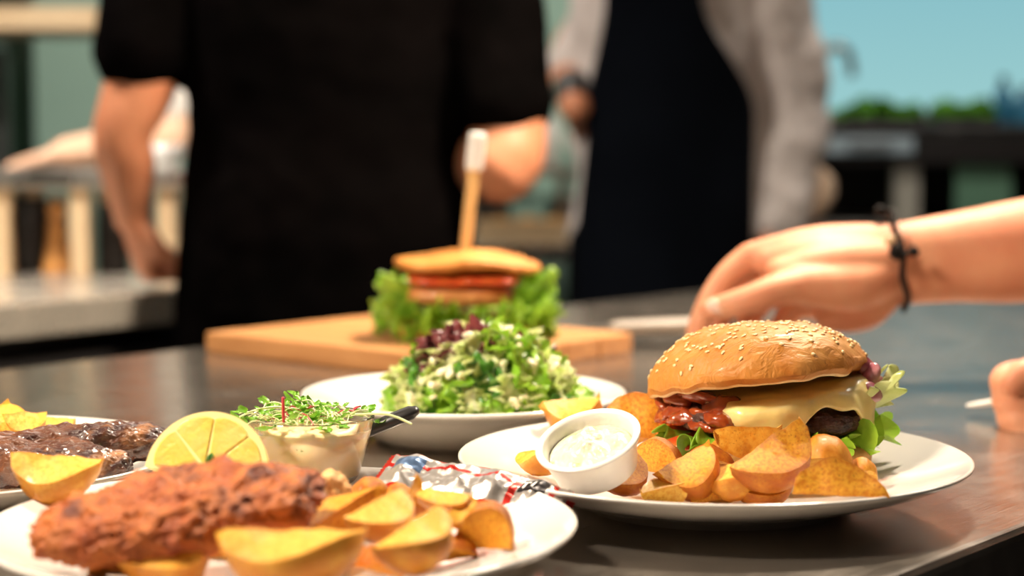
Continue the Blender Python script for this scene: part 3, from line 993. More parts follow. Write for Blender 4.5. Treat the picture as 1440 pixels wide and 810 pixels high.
wedge(530, 790, 0.022, 92, 7, -26, 30, 0, 'potato wedge in the shade beside the biggest pale wedge', False, 1.0, 1.0, GS)
wedge(640, 772, 0.018, 66, 9, 15, 20, 0, 'small orange potato piece low between two wedges near the rim', False, 1.0, 1.0, GS)
wedge(246, 792, 0.024, 138, 2, 28, 150, 14, 'yellow potato wedge sticking out under the left half of the schnitzel', True, 1.0, 1.0, GS)
wedge(168, 792, 0.018, 92, 1, -14, 20, 0, 'orange potato wedge underneath the left end of the schnitzel', False, 1.0, 0.9, GS)
wedge(330, 760, 0.017, 110, 8, 10, 40, 0, 'shaded orange potato wedge holding up the middle of the schnitzel', False, 1.1, 1.0, GS)
wedge(560, 708, 0.024, 80, 9, -30, 60, 0, 'orange potato wedge hidden low at the back of the heap', False, 1.1, 1.0, GS)
wedge(480, 780, 0.018, 90, 0, 20, 60, 0, 'golden potato wedge low between the biggest wedge and the schnitzel', False, 1.1, 1.0, GS)

# on the fillet plate
GL = 'fried potato wedges on the fillet plate'
wedge(6, 598, 0.034, 68, 5, 70, 150, 20, 'pale potato wedge at the outer end of the row behind the fillets', True, 1.3, 1.2, GL)
wedge(40, 600, 0.034, 64, 7, 20, 165, 0, 'blocky pale potato piece in the middle of the row behind the fillets', True, 1.3, 1.3, GL)
wedge(80, 599, 0.030, 66, 4, -8, 165, 0, 'slim potato piece ending the row behind the fillets', True, 1.1, 0.9, GL)
wedge(78, 668, 0.036, 118, 3, 4, 165, -4, 'boat shaped pale potato wedge lying in front of the fillets', True, 1.0, 1.0, GL)

# ================================================================== schnitzel, lemon, sauce cup
c = at_z(258, 722, TOP + 0.040)
sm = blob((0.0575, 0.0290, 0.0110), 6, ((0.30, 34), (0.26, 120), (0.22, 320)), 3.3, power=2.5)
o = tag(link('schnitzel', sm, M_schn, None, (c.x, c.y + 0.002, c.z), (R(14), R(-6), R(16))), 'crisp reddish brown breaded schnitzel lying across potato wedges', 'schnitzel')
c = at_z(462, 690, TOP + 0.034)
tag(link('breaded_morsel', blob((0.010, 0.009, 0.0085), 4, ((0.3, 120), (0.15, 300)), 5.5), M_bread, None, c), 'pale knobbly breaded morsel beside the end of the schnitzel', 'breaded morsel')


def quarter_lemon():
    t = thing('lemon_wedge', 'thick juicy lemon wedge with cut face forward resting behind the schnitzel', 'lemon')
    rx, ry, rz = 0.0295, 0.024, 0.0300
    NU, NV = 40, 20
    # rind: x = along half circle, depth y>0, z>0 dome
    V, F = [], []
    for i in range(NU + 1):
        a = PI * i / NU
        for j in range(NV + 1):
            b = (PI / 2) * j / NV
            V.append((-rx * math.cos(a) * math.cos(b) , ry * math.sin(b), rz * math.sin(a) * math.cos(b) * 1.0))
    for i in range(NU):
        for j in range(NV):
            k = i * (NV + 1) + j
            F.append((k, k + 1, k + NV + 2, k + NV + 1))
    # closing underside
    b0 = len(V)
    base = [j for j in range(NV + 1)] + [NU * (NV + 1) + j for j in range(NV, -1, -1)]
    F.append(tuple(base))
    me = mesh_from(V, F)
    bm = bmesh.new()
    bm.from_mesh(me)
    bmesh.ops.remove_doubles(bm, verts=bm.verts[:], dist=1e-5)
    bmesh.ops.recalc_face_normals(bm, faces=bm.faces[:])
    bm.to_mesh(me)
    bm.free()
    link('rind', me, M_rind, t)

    def half_disc(r0, dx, y, inner=0.0):
        V, F = [(0, y, 0.0012)], []
        for i in range(NU + 1):
            a = PI * i / NU
            V.append((-r0 * rx * math.cos(a), y, max(0.0012, r0 * rz * math.sin(a))))
        for i in range(NU):
            F.append((0, i + 1, i + 2))
        return mesh_from(V, F, smooth=False)
    # pith ring as thick slab, pulp segments proud of it
    def slab(poly, y0, y1):
        n = len(poly)
        V = [(x, y0, z) for x, z in poly] + [(x, y1, z) for x, z in poly]
        F = [tuple(range(n)), tuple(reversed(range(n, 2 * n)))] + [(i, i + n, (i + 1) % n + n, (i + 1) % n) for i in range(n)]
        me = mesh_from(V, F, smooth=False)
        fix(me)
        return me
    out = [(-rx * math.cos(PI * i / NU), rz * math.sin(PI * i / NU)) for i in range(NU + 1)]
    link('pith', slab(out, -0.0012, 0.0005), M_pith, t)
    n = 4
    for s in range(n):
        a0, a1 = PI * (s + 0.02) / n, PI * (s + 0.98) / n
        if s == 0:
            a0 = 0.01
        pts = [(-0.0022 * math.cos((a0 + a1) / 2), 0.0022 * math.sin((a0 + a1) / 2) + 0.001)]
        for i in range(9):
            a = a0 + (a1 - a0) * i / 8
            e = 0.90 - 0.05 * (abs(i - 4) / 4) ** 3
            pts.append((-rx * e * math.cos(a), rz * e * math.sin(a) + 0.0008))
        me = slab(pts, -0.0019, -0.0012)
        seg = link('pulp_segment', me, M_pulp, t)
        bv = seg.modifiers.new('round', 'BEVEL')
        bv.width = 0.0005
        bv.segments = 2
    return t


lem = quarter_lemon()
c = at_z(290, 664, TOP + 0.0375)
lem.location = c
lem.rotation_euler = (R(-24), R(3), R(-10))
lem.scale = (1.0, 1.0, 0.96)
c2 = at(296, 648, c.y - 0.0085)
pm = mesh_from([(0, 0, -0.0035), (0.0022, 0.0004, -0.001), (0.0018, 0.0, 0.002), (0, 0.0004, 0.004), (-0.0018, 0.0, 0.002), (-0.0022, 0.0004, -0.001),
                (0, 0.0008, -0.0035), (0.0022, 0.0012, -0.001), (0.0018, 0.0008, 0.002), (0, 0.0012, 0.004), (-0.0018, 0.0008, 0.002), (-0.0022, 0.0012, -0.001)],
               [(0, 1, 2, 3, 4, 5), (11, 10, 9, 8, 7, 6)] + [(i, i + 6, (i + 1) % 6 + 6, (i + 1) % 6) for i in range(6)])
tag(link('parsley_bit', pm, M_leafd, None, c2, (R(-14), R(12), R(16))), 'tiny fleck of green parsley stuck on the lemon face', 'parsley')

# glass cup with herb sauce
cc = at_z(432, 690, TOP + 0.0195)
cc.y += 0.024
cc.x = (432 - 720) / FPX * cc.y
CUP = Vector((cc.x, cc.y, TOP + 0.0195))
cup = thing('glass_cup', 'clear tapered glass cup filled with creamy herb sauce behind the schnitzel', 'cup', CUP)
ch, rt, rb = 0.0335, 0.0330, 0.0245
link('glass', lathe([(0, 0), (rb - 0.002, 0), (rb, 0.0012), (rt, ch - 0.001), (rt - 0.0004, ch), (rt - 0.0016, ch), (rt - 0.002, ch - 0.001), (rb - 0.0012, 0.004), (rb - 0.004, 0.003), (0, 0.003)], 96), M_glass, cup)


def cup_r(z):
    return (rb - 0.0012) + (rt - 0.002 - rb + 0.0012) * (z - 0.004) / (ch - 0.005)


fl = ch - 0.0065
link('sauce', lathe([(0, 0.0032), (rb - 0.004, 0.0032), (cup_r(0.005) + 0.0004, 0.005), (cup_r(fl) + 0.0004, fl), (cup_r(fl) - 0.003, fl + 0.0006), (0, fl + 0.0012)], 96), M_sauce, cup)

# black handled utensil standing in the sauce
p0 = CUP + Vector((-0.006, 0.004, 0.010))
p1 = at(583, 578, CUP.y + 0.012)
ut = thing('sauce_spoon', 'spoon with black plastic handle leaning out of the glass sauce cup', 'spoon', (0, 0, 0))
dirv = (p1 - p0)
link('handle', tube_mesh([p0 + dirv * 0.52, p0 + dirv * 0.60, p0 + dirv * 0.80, p0 + dirv * 0.97, p1], [(0.0022, 0.003), (0.0034, 0.005), (0.0038, 0.006), (0.0036, 0.006), (0.0026, 0.005)], seg=16, side=(0, 0, 1)), M_blackp, ut)
link('stem', tube_mesh([p0 + dirv * 0.05, p0 + dirv * 0.56], [0.0014, 0.0018], seg=10), M_steel, ut)
link('spoon_bowl', blob((0.009, 0.007, 0.0025), 3, (), 0), M_steel, ut, p0 + dirv * 0.02)


# sprouts on the sauce
def sprout_mesh(seed, L, leafscale=1.0):
    random.seed(seed)
    bend = random.uniform(-0.5, 0.5)
    pts = [Vector((L * t, 0.25 * L * math.sin(PI * t) * bend, L * 0.22 * math.sin(PI * t * 0.9))) for t in (0, 0.25, 0.5, 0.75, 1.0)]
    return pts


def cot_leaf(seed, s):
    V, F = [], []
    n, m = 6, 4
    for i in range(n + 1):
        t = i / n
        w = math.sin(PI * min(1, t * 0.92 + 0.06)) ** 0.8 * 0.42
        for j in range(m + 1):
            q = (j / m - 0.5) * 2
            V.append((s * t, s * w * q, s * (0.18 * q * q + 0.22 * math.sin(2.2 * t + seed) * t)))
    for i in range(n):
        for j in range(m):
            k = i * (m + 1) + j
            F.append((k, k + 1, k + m + 2, k + m + 1))
    return mesh_from(V, F)


SPR = []
for k in range(6):
    pts = sprout_mesh(40 + k, 0.013 + 0.002 * k)
    st = tube_mesh(spline(pts, 3), [0.00042] * 13, seg=6)
    SPR.append((st, cot_leaf(k, 0.0060 + 0.0006 * k), cot_leaf(k + 3, 0.0052), pts[-1]))
random.seed(21)
for i in range(110):
    st, l1, l2, tip = SPR[i % 6]
    red = (i % 9 == 4)
    a = random.uniform(0, 2 * PI)
    rr = 0.027 * math.sqrt(random.random())
    zz = fl + 0.002 + 0.007 * (1 - rr / 0.03) * random.random() + random.random() * 0.003
    sc_ = random.uniform(0.55, 0.8)
    t = thing('red_sprout' if red else 'green_sprout', 'thin red stemmed sprout lying on the herb sauce' if red else 'tiny green sprout scattered on the herb sauce', 'sprout',
              CUP + Vector((rr * math.cos(a) - 0.004, rr * math.sin(a), zz)), (random.uniform(-0.5, 0.5), random.uniform(-0.25, 0.25), random.uniform(0, 6.28)),
              group='red sprouts in the sauce cup' if red else 'green sprouts in the sauce cup')
    t.scale = (sc_, sc_, sc_)

    def mk(nm, me, m, par, **kw):
        o = bpy.data.objects.new(nm, me)
        COL.objects.link(o)
        o.parent = par
        if not me.materials:
            me.materials.append(m)
        o.material_slots[0].link = 'OBJECT'
        o.material_slots[0].material = m
        return o
    mk('stem', st, M_stemr if red else M_stem, t)
    a_ = mk('leaf', l1, M_stemr if red and i % 2 else M_sprout, t)
    a_.location = tip
    a_.rotation_euler = (0, -0.3, 0.5)
    b_ = mk('leaf', l2, M_sprout, t)
    b_.location = tip
    b_.rotation_euler = (0.2, -0.2, -0.7)
q = CUP + Vector((-0.012, -0.020, fl))
s1 = at(398, 560, q.y)
tag(link('upright_sprout', tube_mesh([at(399, 603, q.y), s1], [0.0007, 0.0008], seg=8), M_stemr, None), 'single red sprout stem standing upright in the herb sauce', 'sprout')
q1, q2, q3, q4 = at(330, 590, CUP.y - 0.006), at(362, 576, CUP.y), at(400, 573, CUP.y + 0.012), at(450, 582, CUP.y + 0.02)
tag(link('pale_sprout', tube_mesh(spline([q1, q2, q3, q4], 5), [0.0006] * 16, seg=6), M_stem, None), 'long pale sprout stem arching over the rear rim of the sauce cup', 'sprout')
q1, q2, q3 = at(500, 583, CUP.y - 0.02), at(545, 583, CUP.y - 0.022), at(578, 596, CUP.y - 0.024)
tag(link('pale_sprout', tube_mesh(spline([q1, q2, q3], 5), [0.0006] * 11, seg=6), M_stem, None), 'pale sprout stem hanging over the cup rim before the black handle', 'sprout')

# ================================================================== foil sachet
M_foil = bpy.data.materials.new('printed foil')
M_foil.use_nodes = True
N_, L_ = M_foil.node_tree.nodes, M_foil.node_tree.links
b = N_['Principled BSDF']
tc_ = N_.new('ShaderNodeTexCoord')
uvm = N_.new('ShaderNodeSeparateXYZ')
uva = N_.new('ShaderNodeAttribute')
uva.attribute_name = 'sheet'
L_.new(uva.outputs['Vector'], uvm.inputs[0])


def ramp(sock, stops):
    r = N_.new('ShaderNodeValToRGB')
    r.color_ramp.interpolation = 'CONSTANT'
    e = r.color_ramp.elements
    e[0].position, e[0].color = stops[0][0], (stops[0][1],) * 3 + (1,)
    e[1].position, e[1].color = stops[1][0], (stops[1][1],) * 3 + (1,)
    for p_, v_ in stops[2:]:
        n_ = e.new(p_)
        n_.color = (v_,) * 3 + (1,)
    L_.new(sock, r.inputs[0])
    return r.outputs[0]


def mixc(a, bcol, fac):
    m = N_.new('ShaderNodeMix')
    m.data_type = 'RGBA'
    if isinstance(a, tuple):
        m.inputs['A'].default_value = a
    else:
        L_.new(a, m.inputs['A'])
    m.inputs['B'].default_value = bcol
    L_.new(fac, m.inputs['Factor'])
    return m.outputs['Result']


def mul(a, bb_):
    m = N_.new('ShaderNodeMath')
    m.operation = 'MULTIPLY'
    L_.new(a, m.inputs[0])
    L_.new(bb_, m.inputs[1])
    return m.outputs[0]


U, Vv = uvm.outputs[0], uvm.outputs[1]
redband = ramp(U, [(0, 1), (0.035, 0), (0.70, 1), (0.735, 0), (0.89, 1), (0.915, 0), (0.975, 1)])
rededge = ramp(Vv, [(0, 1), (0.05, 0), (0.62, 1), (0.72, 0), (0.95, 1)])
blk = mul(ramp(U, [(0, 0), (0.74, 1), (0.875, 0)]), ramp(Vv, [(0, 0), (0.42, 1), (0.92, 0)]))
blu = mul(ramp(U, [(0, 0), (0.06, 1), (0.22, 0)]), ramp(Vv, [(0, 0), (0.5, 1), (0.85, 0)]))
c_ = mixc((0.50, 0.46, 0.43, 1), (0.62, 0.03, 0.02, 1), mul(rededge, ramp(U, [(0, 1), (0.74, 0)])))
c_ = mixc(c_, (0.12, 0.20, 0.36, 1), blu)
c_ = mixc(c_, (0.62, 0.03, 0.02, 1), redband)
c_ = mixc(c_, (0.02, 0.015, 0.015, 1), blk)
L_.new(c_, b.inputs['Base Color'])
b.inputs['Metallic'].default_value = 0.7
b.inputs['Roughness'].default_value = 0.34


def sachet():
    NX, NY = 72, 22
    L, Wd = 0.098, 0.027
    V, F, uv = [], [], []
    for side in (1, -1):
        for i in range(NX + 1):
            u = i / NX
            for j in range(NY + 1):
                v = j / NY
                pillow = max(0, min(1, min(u, 1 - u) / 0.14)) ** 0.6 * max(0, math.sin(PI * v)) ** 0.7
                seal = 0.0003
                z = side * (seal + 0.0036 * pillow)
                p = Vector((u * L - L / 2, v * Wd - Wd / 2, 0))
                cr = 0.0020 * nz((p.x * 1.0, p.y * 0.6, 0), 95, 4.2, 2) + 0.0010 * abs(nz((p.x, p.y, 0), 210, 1.2, 2))
                crk = 0.0016 * math.sin(u * 330) * (1 if u < 0.06 or u > 0.94 else 0) * 0.3
                if side > 0:
                    z += cr * pillow * 1.2
                ben = 0.008 * math.sin(PI * u) + 0.006 * nz((u * 3, 0, 0), 1, 7.7)
                zig = 0.0008 * ((i + j) % 2) if i in (0, NX) else 0
                V.append((p.x + zig, p.y, z + ben + crk + cr * 0.6))
                uv.append((u, v, 0))
    n = (NX + 1) * (NY + 1)
    for i in range(NX):
        for j in range(NY):
            k = i * (NY + 1) + j
            F.append((k, k + NY + 1, k + NY + 2, k + 1))
            F.append((n + k, n + k + 1, n + k + NY + 2, n + k + NY + 1))
    def wall(a, bq):
        F.append((a, bq, bq + n, a + n))
    for i in range(NX):
        wall(i * (NY + 1) + NY, (i + 1) * (NY + 1) + NY)
        wall((i + 1) * (NY + 1), i * (NY + 1))
    for j in range(NY):
        wall(j, j + 1)
        wall(NX * (NY + 1) + j + 1, NX * (NY + 1) + j)
    me = mesh_from(V, F)
    fix(me)
    a = me.attributes.new('sheet', 'FLOAT_VECTOR', 'POINT')
    a.data.foreach_set('vector', [x for q in uv for x in q])
    return me


sme = sachet()
sc = at(664, 694, 0.842)
sac = thing('sauce_sachet', 'crinkled silver and red foil sauce sachet lying over the rim behind the potatoes', 'sachet', sc, (R(26), R(8), R(-20)))
link('foil', sme, M_foil, sac)
bv_ = BVHTree.FromPolygons([v.co for v in sme.vertices], [p_.vertices[:] for p_ in sme.polygons])
# white print in the black field: bars of two capital letters
def strip(x0, y0, x1, y1):
    V, F = [], []
    n = 6
    for i in range(n + 1):
        for j in range(2):
            x = x0 + (x1 - x0) * i / n
            y = y0 if j == 0 else y1
            h = bv_.ray_cast(Vector((x, y, 0.05)), Vector((0, 0, -1)))[0]
            V.append((x, y, (h.z if h else 0.003) + 0.0004))
    for i in range(n):
        F.append((2 * i, 2 * i + 2, 2 * i + 3, 2 * i + 1))
    return V, F
cx, cy = 0.0275, 0.004
parts_ = [strip(cx - 0.004, cy + 0.0032, cx + 0.0005, cy + 0.0044), strip(cx - 0.0022, cy - 0.003, cx - 0.001, cy + 0.0034), strip(cx + 0.0022, cy - 0.003, cx + 0.0034, cy + 0.0044)]
link('print', mesh_from(*merge(*parts_)), M_tagp, sac)

# ================================================================== grilled fillets
c = at_z(98, 632, TOP + 0.030)
tag(link('grilled_fillet', blob((0.052, 0.016, 0.0125), 6, ((0.30, 45), (0.14, 150), (0.06, 400)), 8.1, power=2.5), M_fish, None, c, (R(6), R(-3), R(16))), 'glossy charred grilled fillet nearer the potato row', 'fillet', 'grilled fillets')
c = at_z(56, 655, TOP + 0.027)
tag(link('grilled_fillet', blob((0.049, 0.014, 0.0120), 6, ((0.30, 45), (0.14, 150), (0.06, 400)), 2.4, power=2.5), M_fish, None, c, (R(8), R(2), R(-3))), 'glossy charred grilled fillet with the boat shaped wedge against it', 'fillet', 'grilled fillets')


# ================================================================== leaves and frills
def leaf_mesh(seed, L=0.05, Wd=0.04, ruff=0.006, curl=1.0, nx=18, ny=16, waves=7):
    random.seed(seed)
    ph = [random.uniform(0, 6.3) for _ in range(6)]
    V, F, rib = [], [], []
    cup_ = random.uniform(-0.5, 0.6)
    for i in range(nx + 1):
        t = i / nx
        w = (math.sin(PI * (0.12 + 0.80 * t)) ** 0.7) * (0.75 + 0.25 * t)
        for j in range(ny + 1):
            q = (j / ny - 0.5) * 2
            edge = max(abs(q), (t - 0.45) / 0.55 if t > 0.45 else 0)
            e = edge ** 2.2
            x = L * (t - 0.5) + L * 0.06 * math.cos(q * 3 + ph[0])
            y = Wd * 0.5 * w * q
            y += 0.10 * Wd * e * math.sin(waves * 2.6 * t + ph[4])
            z = ruff * e * (math.sin(waves * 2.2 * t + ph[1] + 3 * q) + 0.6 * math.sin(waves * 3.9 * t + ph[2]) * (1 if q > 0 else -1) + 0.8 * math.sin(waves * 1.3 * q + ph[3]))
            z += cup_ * Wd * 0.35 * q * q
            ang = curl * (t - 0.3)
            x2 = x * math.cos(ang * 0.8) - z * math.sin(ang)
            z2 = z * math.cos(ang) + L * 0.35 * math.sin(ang) * t + 0.004 * nz((x, y, 0), 60, seed)
            V.append((x2, y, z2))
            r = max(0, 1 - abs(q) * (7 + 6 * t)) * (1 - t) ** 0.5
            r = max(r, 0.6 * max(0, 1 - abs(((abs(q) * 3.0 - t * 3.4) % 1.0) - 0.5) * 9) * (1 - edge))
            rib.append(r)
    for i in range(nx):
        for j in range(ny):
            k = i * (ny + 1) + j
            F.append((k, k + 1, k + ny + 2, k + ny + 1))
    me = mesh_from(V, F)
    a = me.attributes.new('rib', 'FLOAT', 'POINT')
    a.data.foreach_set('value', rib)
    return me


def frill_mesh(a0, a1, r0, r1, z0, z1, amp, waves, seed, n=300, m=16):
    """ruffled lettuce edge running along an arc; r0,z0 inner edge, r1,z1 outer edge"""
    V, F, rib = [], [], []
    for i in range(n + 1):
        t = i / n
        a = a0 + (a1 - a0) * t
        ends = min(1, min(t, 1 - t) * 8)
        for j in range(m + 1):
            v = j / m
            p = Vector((math.cos(a) * 4, math.sin(a) * 4, seed))
            k = nz(p, 1.0, seed)
            wob = math.sin(waves * a + 4 * k + v * 1.2) + 0.55 * math.sin(waves * 2.3 * a + seed + v * 2)
            r = (r1 - r0) * 0.10 * v ** 3 * math.sin(waves * 6.1 * a + seed) + r0 + (r1 - r0) * v * (0.85 + 0.35 * k) * (0.5 + 0.5 * ends) + amp * 0.35 * v * math.cos(waves * 1.4 * a + seed)
            z = z0 + (z1 - z0) * v ** 1.2 + amp * v ** 1.5 * wob * ends + amp * 0.35 * v ** 2 * math.sin(waves * 5.3 * a + seed * 3)
            a2 = a + 0.06 * v * math.sin(waves * 1.8 * a + seed * 2)
            V.append((r * math.cos(a2), r * math.sin(a2), z))
            rib.append(max(0, 0.8 * (1 - v * 1.7)))
    for i in range(n):
        for j in range(m):
            k = i * (m + 1) + j
            F.append((k, k + 1, k + m + 2, k + m + 1))
    me = mesh_from(V, F)
    at_ = me.attributes.new('rib', 'FLOAT', 'POINT')
    at_.data.foreach_set('value', rib)
    return me


# ================================================================== the sesame burger
bc = Vector((0.139, 0.972, TOP + 0.0108))
bur = thing('sesame_burger', 'burger with sesame bun, melted cheese and glazed bacon among potato wedges', 'burger', bc)
rng = random.Random(3)


def disc_blob(r, h, seed, amp=0.05, f=40, power=3.2, sub=5):
    return blob((r, r * 0.97, h / 2), sub, ((amp * r / (h / 2), f), (amp * 0.4 * r / (h / 2), f * 3)), seed, power)


link('lower_bun', disc_blob(0.054, 0.021, 1.0, 0.02), M_bunb, bur, (0.003, 0, 0.0105))
link('lettuce', frill_mesh(R(-75), R(70), 0.038, 0.071, 0.020, 0.024, 0.006, 15, 2.2), M_leaf, bur)
solid(link('lettuce', frill_mesh(R(-165), R(-95), 0.036, 0.067, 0.022, 0.018, 0.0065, 17, 5.2), M_leaf, bur), 0.0005)
solid(link('lettuce', frill_mesh(R(-30), R(20), 0.045, 0.075, 0.026, 0.048, 0.006, 16, 7.2), M_leafp, bur), 0.0005)
link('tomato_slice', disc_blob(0.030, 0.006, 6.0, 0.01), M_tomato, bur, (-0.030, -0.014, 0.022), (R(6), R(-5), 0))
link('patty', disc_blob(0.0525, 0.018, 4.0, 0.05, 110), M_patty, bur, (0.002, 0, 0.0315))


def cheese_mesh(rp, top, seed, drips):
    V, F = [], []
    n, m = 150, 26
    for i in range(n):
        a = 2 * PI * i / n
        drop = 0.0045 + 0.007 * nz((math.cos(a) * 2.2, math.sin(a) * 2.2, 0), 1, seed)
        for (da, w, ln) in drips:
            d = (a - da + PI) % (2 * PI) - PI
            drop += ln * math.exp(-(d / w) ** 2)
        Lt = rp + max(-0.018, drop)
        for j in range(m + 1):
            s = Lt * (j / m)
            rad = 0.007
            if s < rp - rad:
                r, z = s, top
            else:
                u = s - (rp - rad)
                ang = min(u / rad, R(84))
                r = rp - rad + rad * math.sin(ang)
                z = top - rad * (1 - math.cos(ang))
                if u / rad > R(84):
                    ex = u - rad * R(84)
                    r += ex * math.cos(R(84))
                    z -= ex * math.sin(R(84))
            r += 0.0036 * nz((r * math.cos(a), r * math.sin(a), z), 60, seed, 2)
            z += 0.0016 * nz((r * math.cos(a), r * math.sin(a), z), 45, seed + 3, 2)
            V.append((r * math.cos(a), r * math.sin(a), z))
    for i in range(n):
        i2 = (i + 1) % n
        for j in range(m):
            F.append((i * (m + 1) + j, i2 * (m + 1) + j, i2 * (m + 1) + j + 1, i * (m + 1) + j + 1))
    me = mesh_from(V, F)
    bm = bmesh.new()
    bm.from_mesh(me)
    bmesh.ops.remove_doubles(bm, verts=bm.verts[:], dist=2e-5)
    bm.to_mesh(me)
    bm.free()
    me.polygons.foreach_set('use_smooth', [True] * len(me.polygons))
    return me


ch_ = link('melted_cheese', cheese_mesh(0.055, 0.0, 4.4, [(R(-104), 0.26, 0.019), (R(-36), 0.15, 0.023), (R(-165), 0.42, -0.028), (R(100), 0.3, 0.01)]), M_cheese, bur, (0.003, -0.001, 0.0475), (R(4), R(-7), 0))
solid(ch_, 0.0028, 1)
# glazed bacon and onion between cheese and bun
for k, (x, y, z, rz, l) in enumerate(((-0.040, -0.024, 0.043, 50, 0.030), (-0.048, -0.012, 0.040, 85, 0.026), (-0.030, -0.034, 0.038, 20, 0.022), (-0.052, 0.0, 0.036, 100, 0.02), (-0.038, -0.030, 0.034, 35, 0.02), (-0.047, -0.026, 0.033, 60, 0.022), (-0.036, -0.038, 0.030, 40, 0.02), (-0.054, -0.014, 0.030, 80, 0.02), (-0.028, -0.043, 0.033, 25, 0.018))):
    link('bacon', blob((l * 0.6, 0.008, 0.0042), 4, ((0.6, 70), (0.3, 160)), 3.0 + k), M_bacon, bur, (x, y, z), (R(rng.uniform(-25, 25)), R(rng.uniform(-20, 20)), R(-rz)))
for k, (x, y, z) in enumerate(((0.055, -0.016, 0.052), (0.057, -0.006, 0.046), (0.053, -0.024, 0.045), (0.054, -0.010, 0.057))):
    link('onion', blob((0.009, 0.006, 0.0045), 4, ((0.3, 90),), 9.0 + k), M_onion, bur, (x, y, z), (R(20 * k), R(-60 + 30 * k), R(30)))

# upper bun with seeds
BR, BH = 0.0608, 0.0315
prof = [(0, BH), (BR * 0.25, BH * 0.985), (BR * 0.5, BH * 0.90), (BR * 0.72, BH * 0.735), (BR * 0.88, BH * 0.50), (BR * 0.97, BH * 0.26), (BR, BH * 0.10), (BR * 0.985, 0.0005), (BR * 0.94, -0.0022), (BR * 0.8, -0.0012), (BR * 0.4, 0.001), (0, 0.001)]
bunm = lathe([(v.x, v.y) for v in smooth_profile([(a, b, 0) for a, b in prof], 6)], 120)
under = []
for v in bunm.vertices:
    p = v.co.copy()
    u = 1.0 if (p.z < 0.003 and v.normal.z < 0.1 and math.hypot(p.x, p.y) < BR * 0.975) else 0.0
    under.append(u)
    k = 0.0030 * nz(p, 22, 1.7, 2) + 0.0010 * nz(p, 70, 2.2, 2)
    if p.z > 0.002:
        k += 0.0016 * nz(p, 32, 6.1, 2)
    v.co = p + (Vector((p.x, p.y, p.z * 1.2)).normalized() * k if p.length > 1e-5 else Vector((0, 0, k)))
    if p.z < 0.006:
        v.co.z += 0.0035 * nz((p.x, p.y, 0), 40, 3.0, 2)
    # the loaf is fuller towards its left
    v.co.z += -0.05 * v.co.x * max(0, v.co.z) / BH
a_ = bunm.attributes.new('under', 'FLOAT', 'POINT')
a_.data.foreach_set('value', under)
bunm.update()
ub = link('upper_bun', bunm, M_bun, bur, (-0.0035, 0.0, 0.0495), (R(-8), R(-6), R(10)))
bvh = BVHTree.FromPolygons([v.co for v in bunm.vertices], [p.vertices[:] for p in bunm.polygons])
bm = bmesh.new()
bmesh.ops.create_uvsphere(bm, u_segments=8, v_segments=6, radius=1)
for v in bm.verts:
    taper = 1 - 0.35 * v.co.x
    v.co = Vector((v.co.x * 0.00155, v.co.y * 0.00095 * taper, v.co.z * 0.0006))
seedm = bpy.data.meshes.new('sesame_seed')
bm.to_mesh(seedm)
bm.free()
seedm.polygons.foreach_set('use_smooth', [True] * len(seedm.polygons))
seedm.materials.append(M_seed)
rng = random.Random(12)
cl = [Vector((rng.uniform(-BR, BR), rng.uniform(-BR, BR))) for _ in range(14)] + [Vector((0.045, -0.022)), Vector((0.047, -0.012)), Vector((-0.03, -0.03))]
cnt = 0
while cnt < 270:
    if rng.random() < 0.45:
        c0 = rng.choice(cl)
        x, y = c0.x + rng.gauss(0, 0.007), c0.y + rng.gauss(0, 0.007)
    else:
        a, rr = rng.uniform(0, 2 * PI), BR * math.sqrt(rng.random())
        x, y = rr * math.cos(a), rr * math.sin(a)
    if math.hypot(x, y) > BR * 0.985:
        continue
    h, nn, _, _ = bvh.ray_cast(Vector((x, y, 0.1)), Vector((0, 0, -1)))
    if h is None:
        continue
    o = bpy.data.objects.new('sesame_seed', seedm)
    COL.objects.link(o)
    o.parent = ub
    o.location = h + nn * 0.0003
    o.rotation_euler = (nn.to_track_quat('Z', 'Y') @ Euler((0, 0, rng.uniform(0, 6.28))).to_quaternion()).to_euler()
    cnt += 1

# ================================================================== white sauce tub, tipped over the potatoes
rc = at(833, 640, 0.862)
tub = thing('sauce_tub', 'small white plastic tub of tartar sauce tipped among the potato wedges', 'tub', rc)
tub.rotation_euler = Euler((R(20), R(-19), R(6))).to_matrix().to_euler()
hh, r1, r2 = 0.0195, 0.0262, 0.0205
link('tub_wall', lathe([(0, -hh / 2), (r2 - 0.001, -hh / 2), (r2, -hh / 2 + 0.001), (r1 - 0.0022, hh / 2 - 0.003), (r1 - 0.0018, hh / 2 - 0.0024), (r1, hh / 2 - 0.0018), (r1 + 0.0003, hh / 2 - 0.0006), (r1, hh / 2), (r1 - 0.0025, hh / 2),
                      (r1 - 0.0035, hh / 2 - 0.001), (r1 - 0.0042, hh / 2 - 0.004), (r2 - 0.0014, -hh / 2 + 0.003), (r2 - 0.003, -hh / 2 + 0.0016), (0, -hh / 2 + 0.0016)], 96), M_whitep, tub)
sv, sf = [], []
n, m = 72, 22
for j in range(m + 1):
    for i in range(n):
        a = 2 * PI * i / n
        r = (r1 - 0.0052) * j / m
        x, y = r * math.cos(a), r * math.sin(a)
        fall = 1 - (j / m) ** 4
        z = 0.0042 + fall * (0.0020 + 0.0040 * abs(nz((x, y, 0), 80, 3.3, 2)) + 0.0016 * nz((x, y, 0), 200, 1.3, 2)) - 0.001 * (j / m)
        sv.append((x, y, z))
for j in range(m):
    for i in range(n):
        k = (i + 1) % n
        sf.append((j * n + i, (j + 1) * n + i, (j + 1) * n + k, j * n + k))
b0 = len(sv)
for i in range(n):
    a = 2 * PI * i / n
    sv.append((0.018 * math.cos(a), 0.018 * math.sin(a), -0.008))
for i in range(n):
    k = (i + 1) % n
    sf.append((m * n + i, b0 + i, b0 + k, m * n + k))
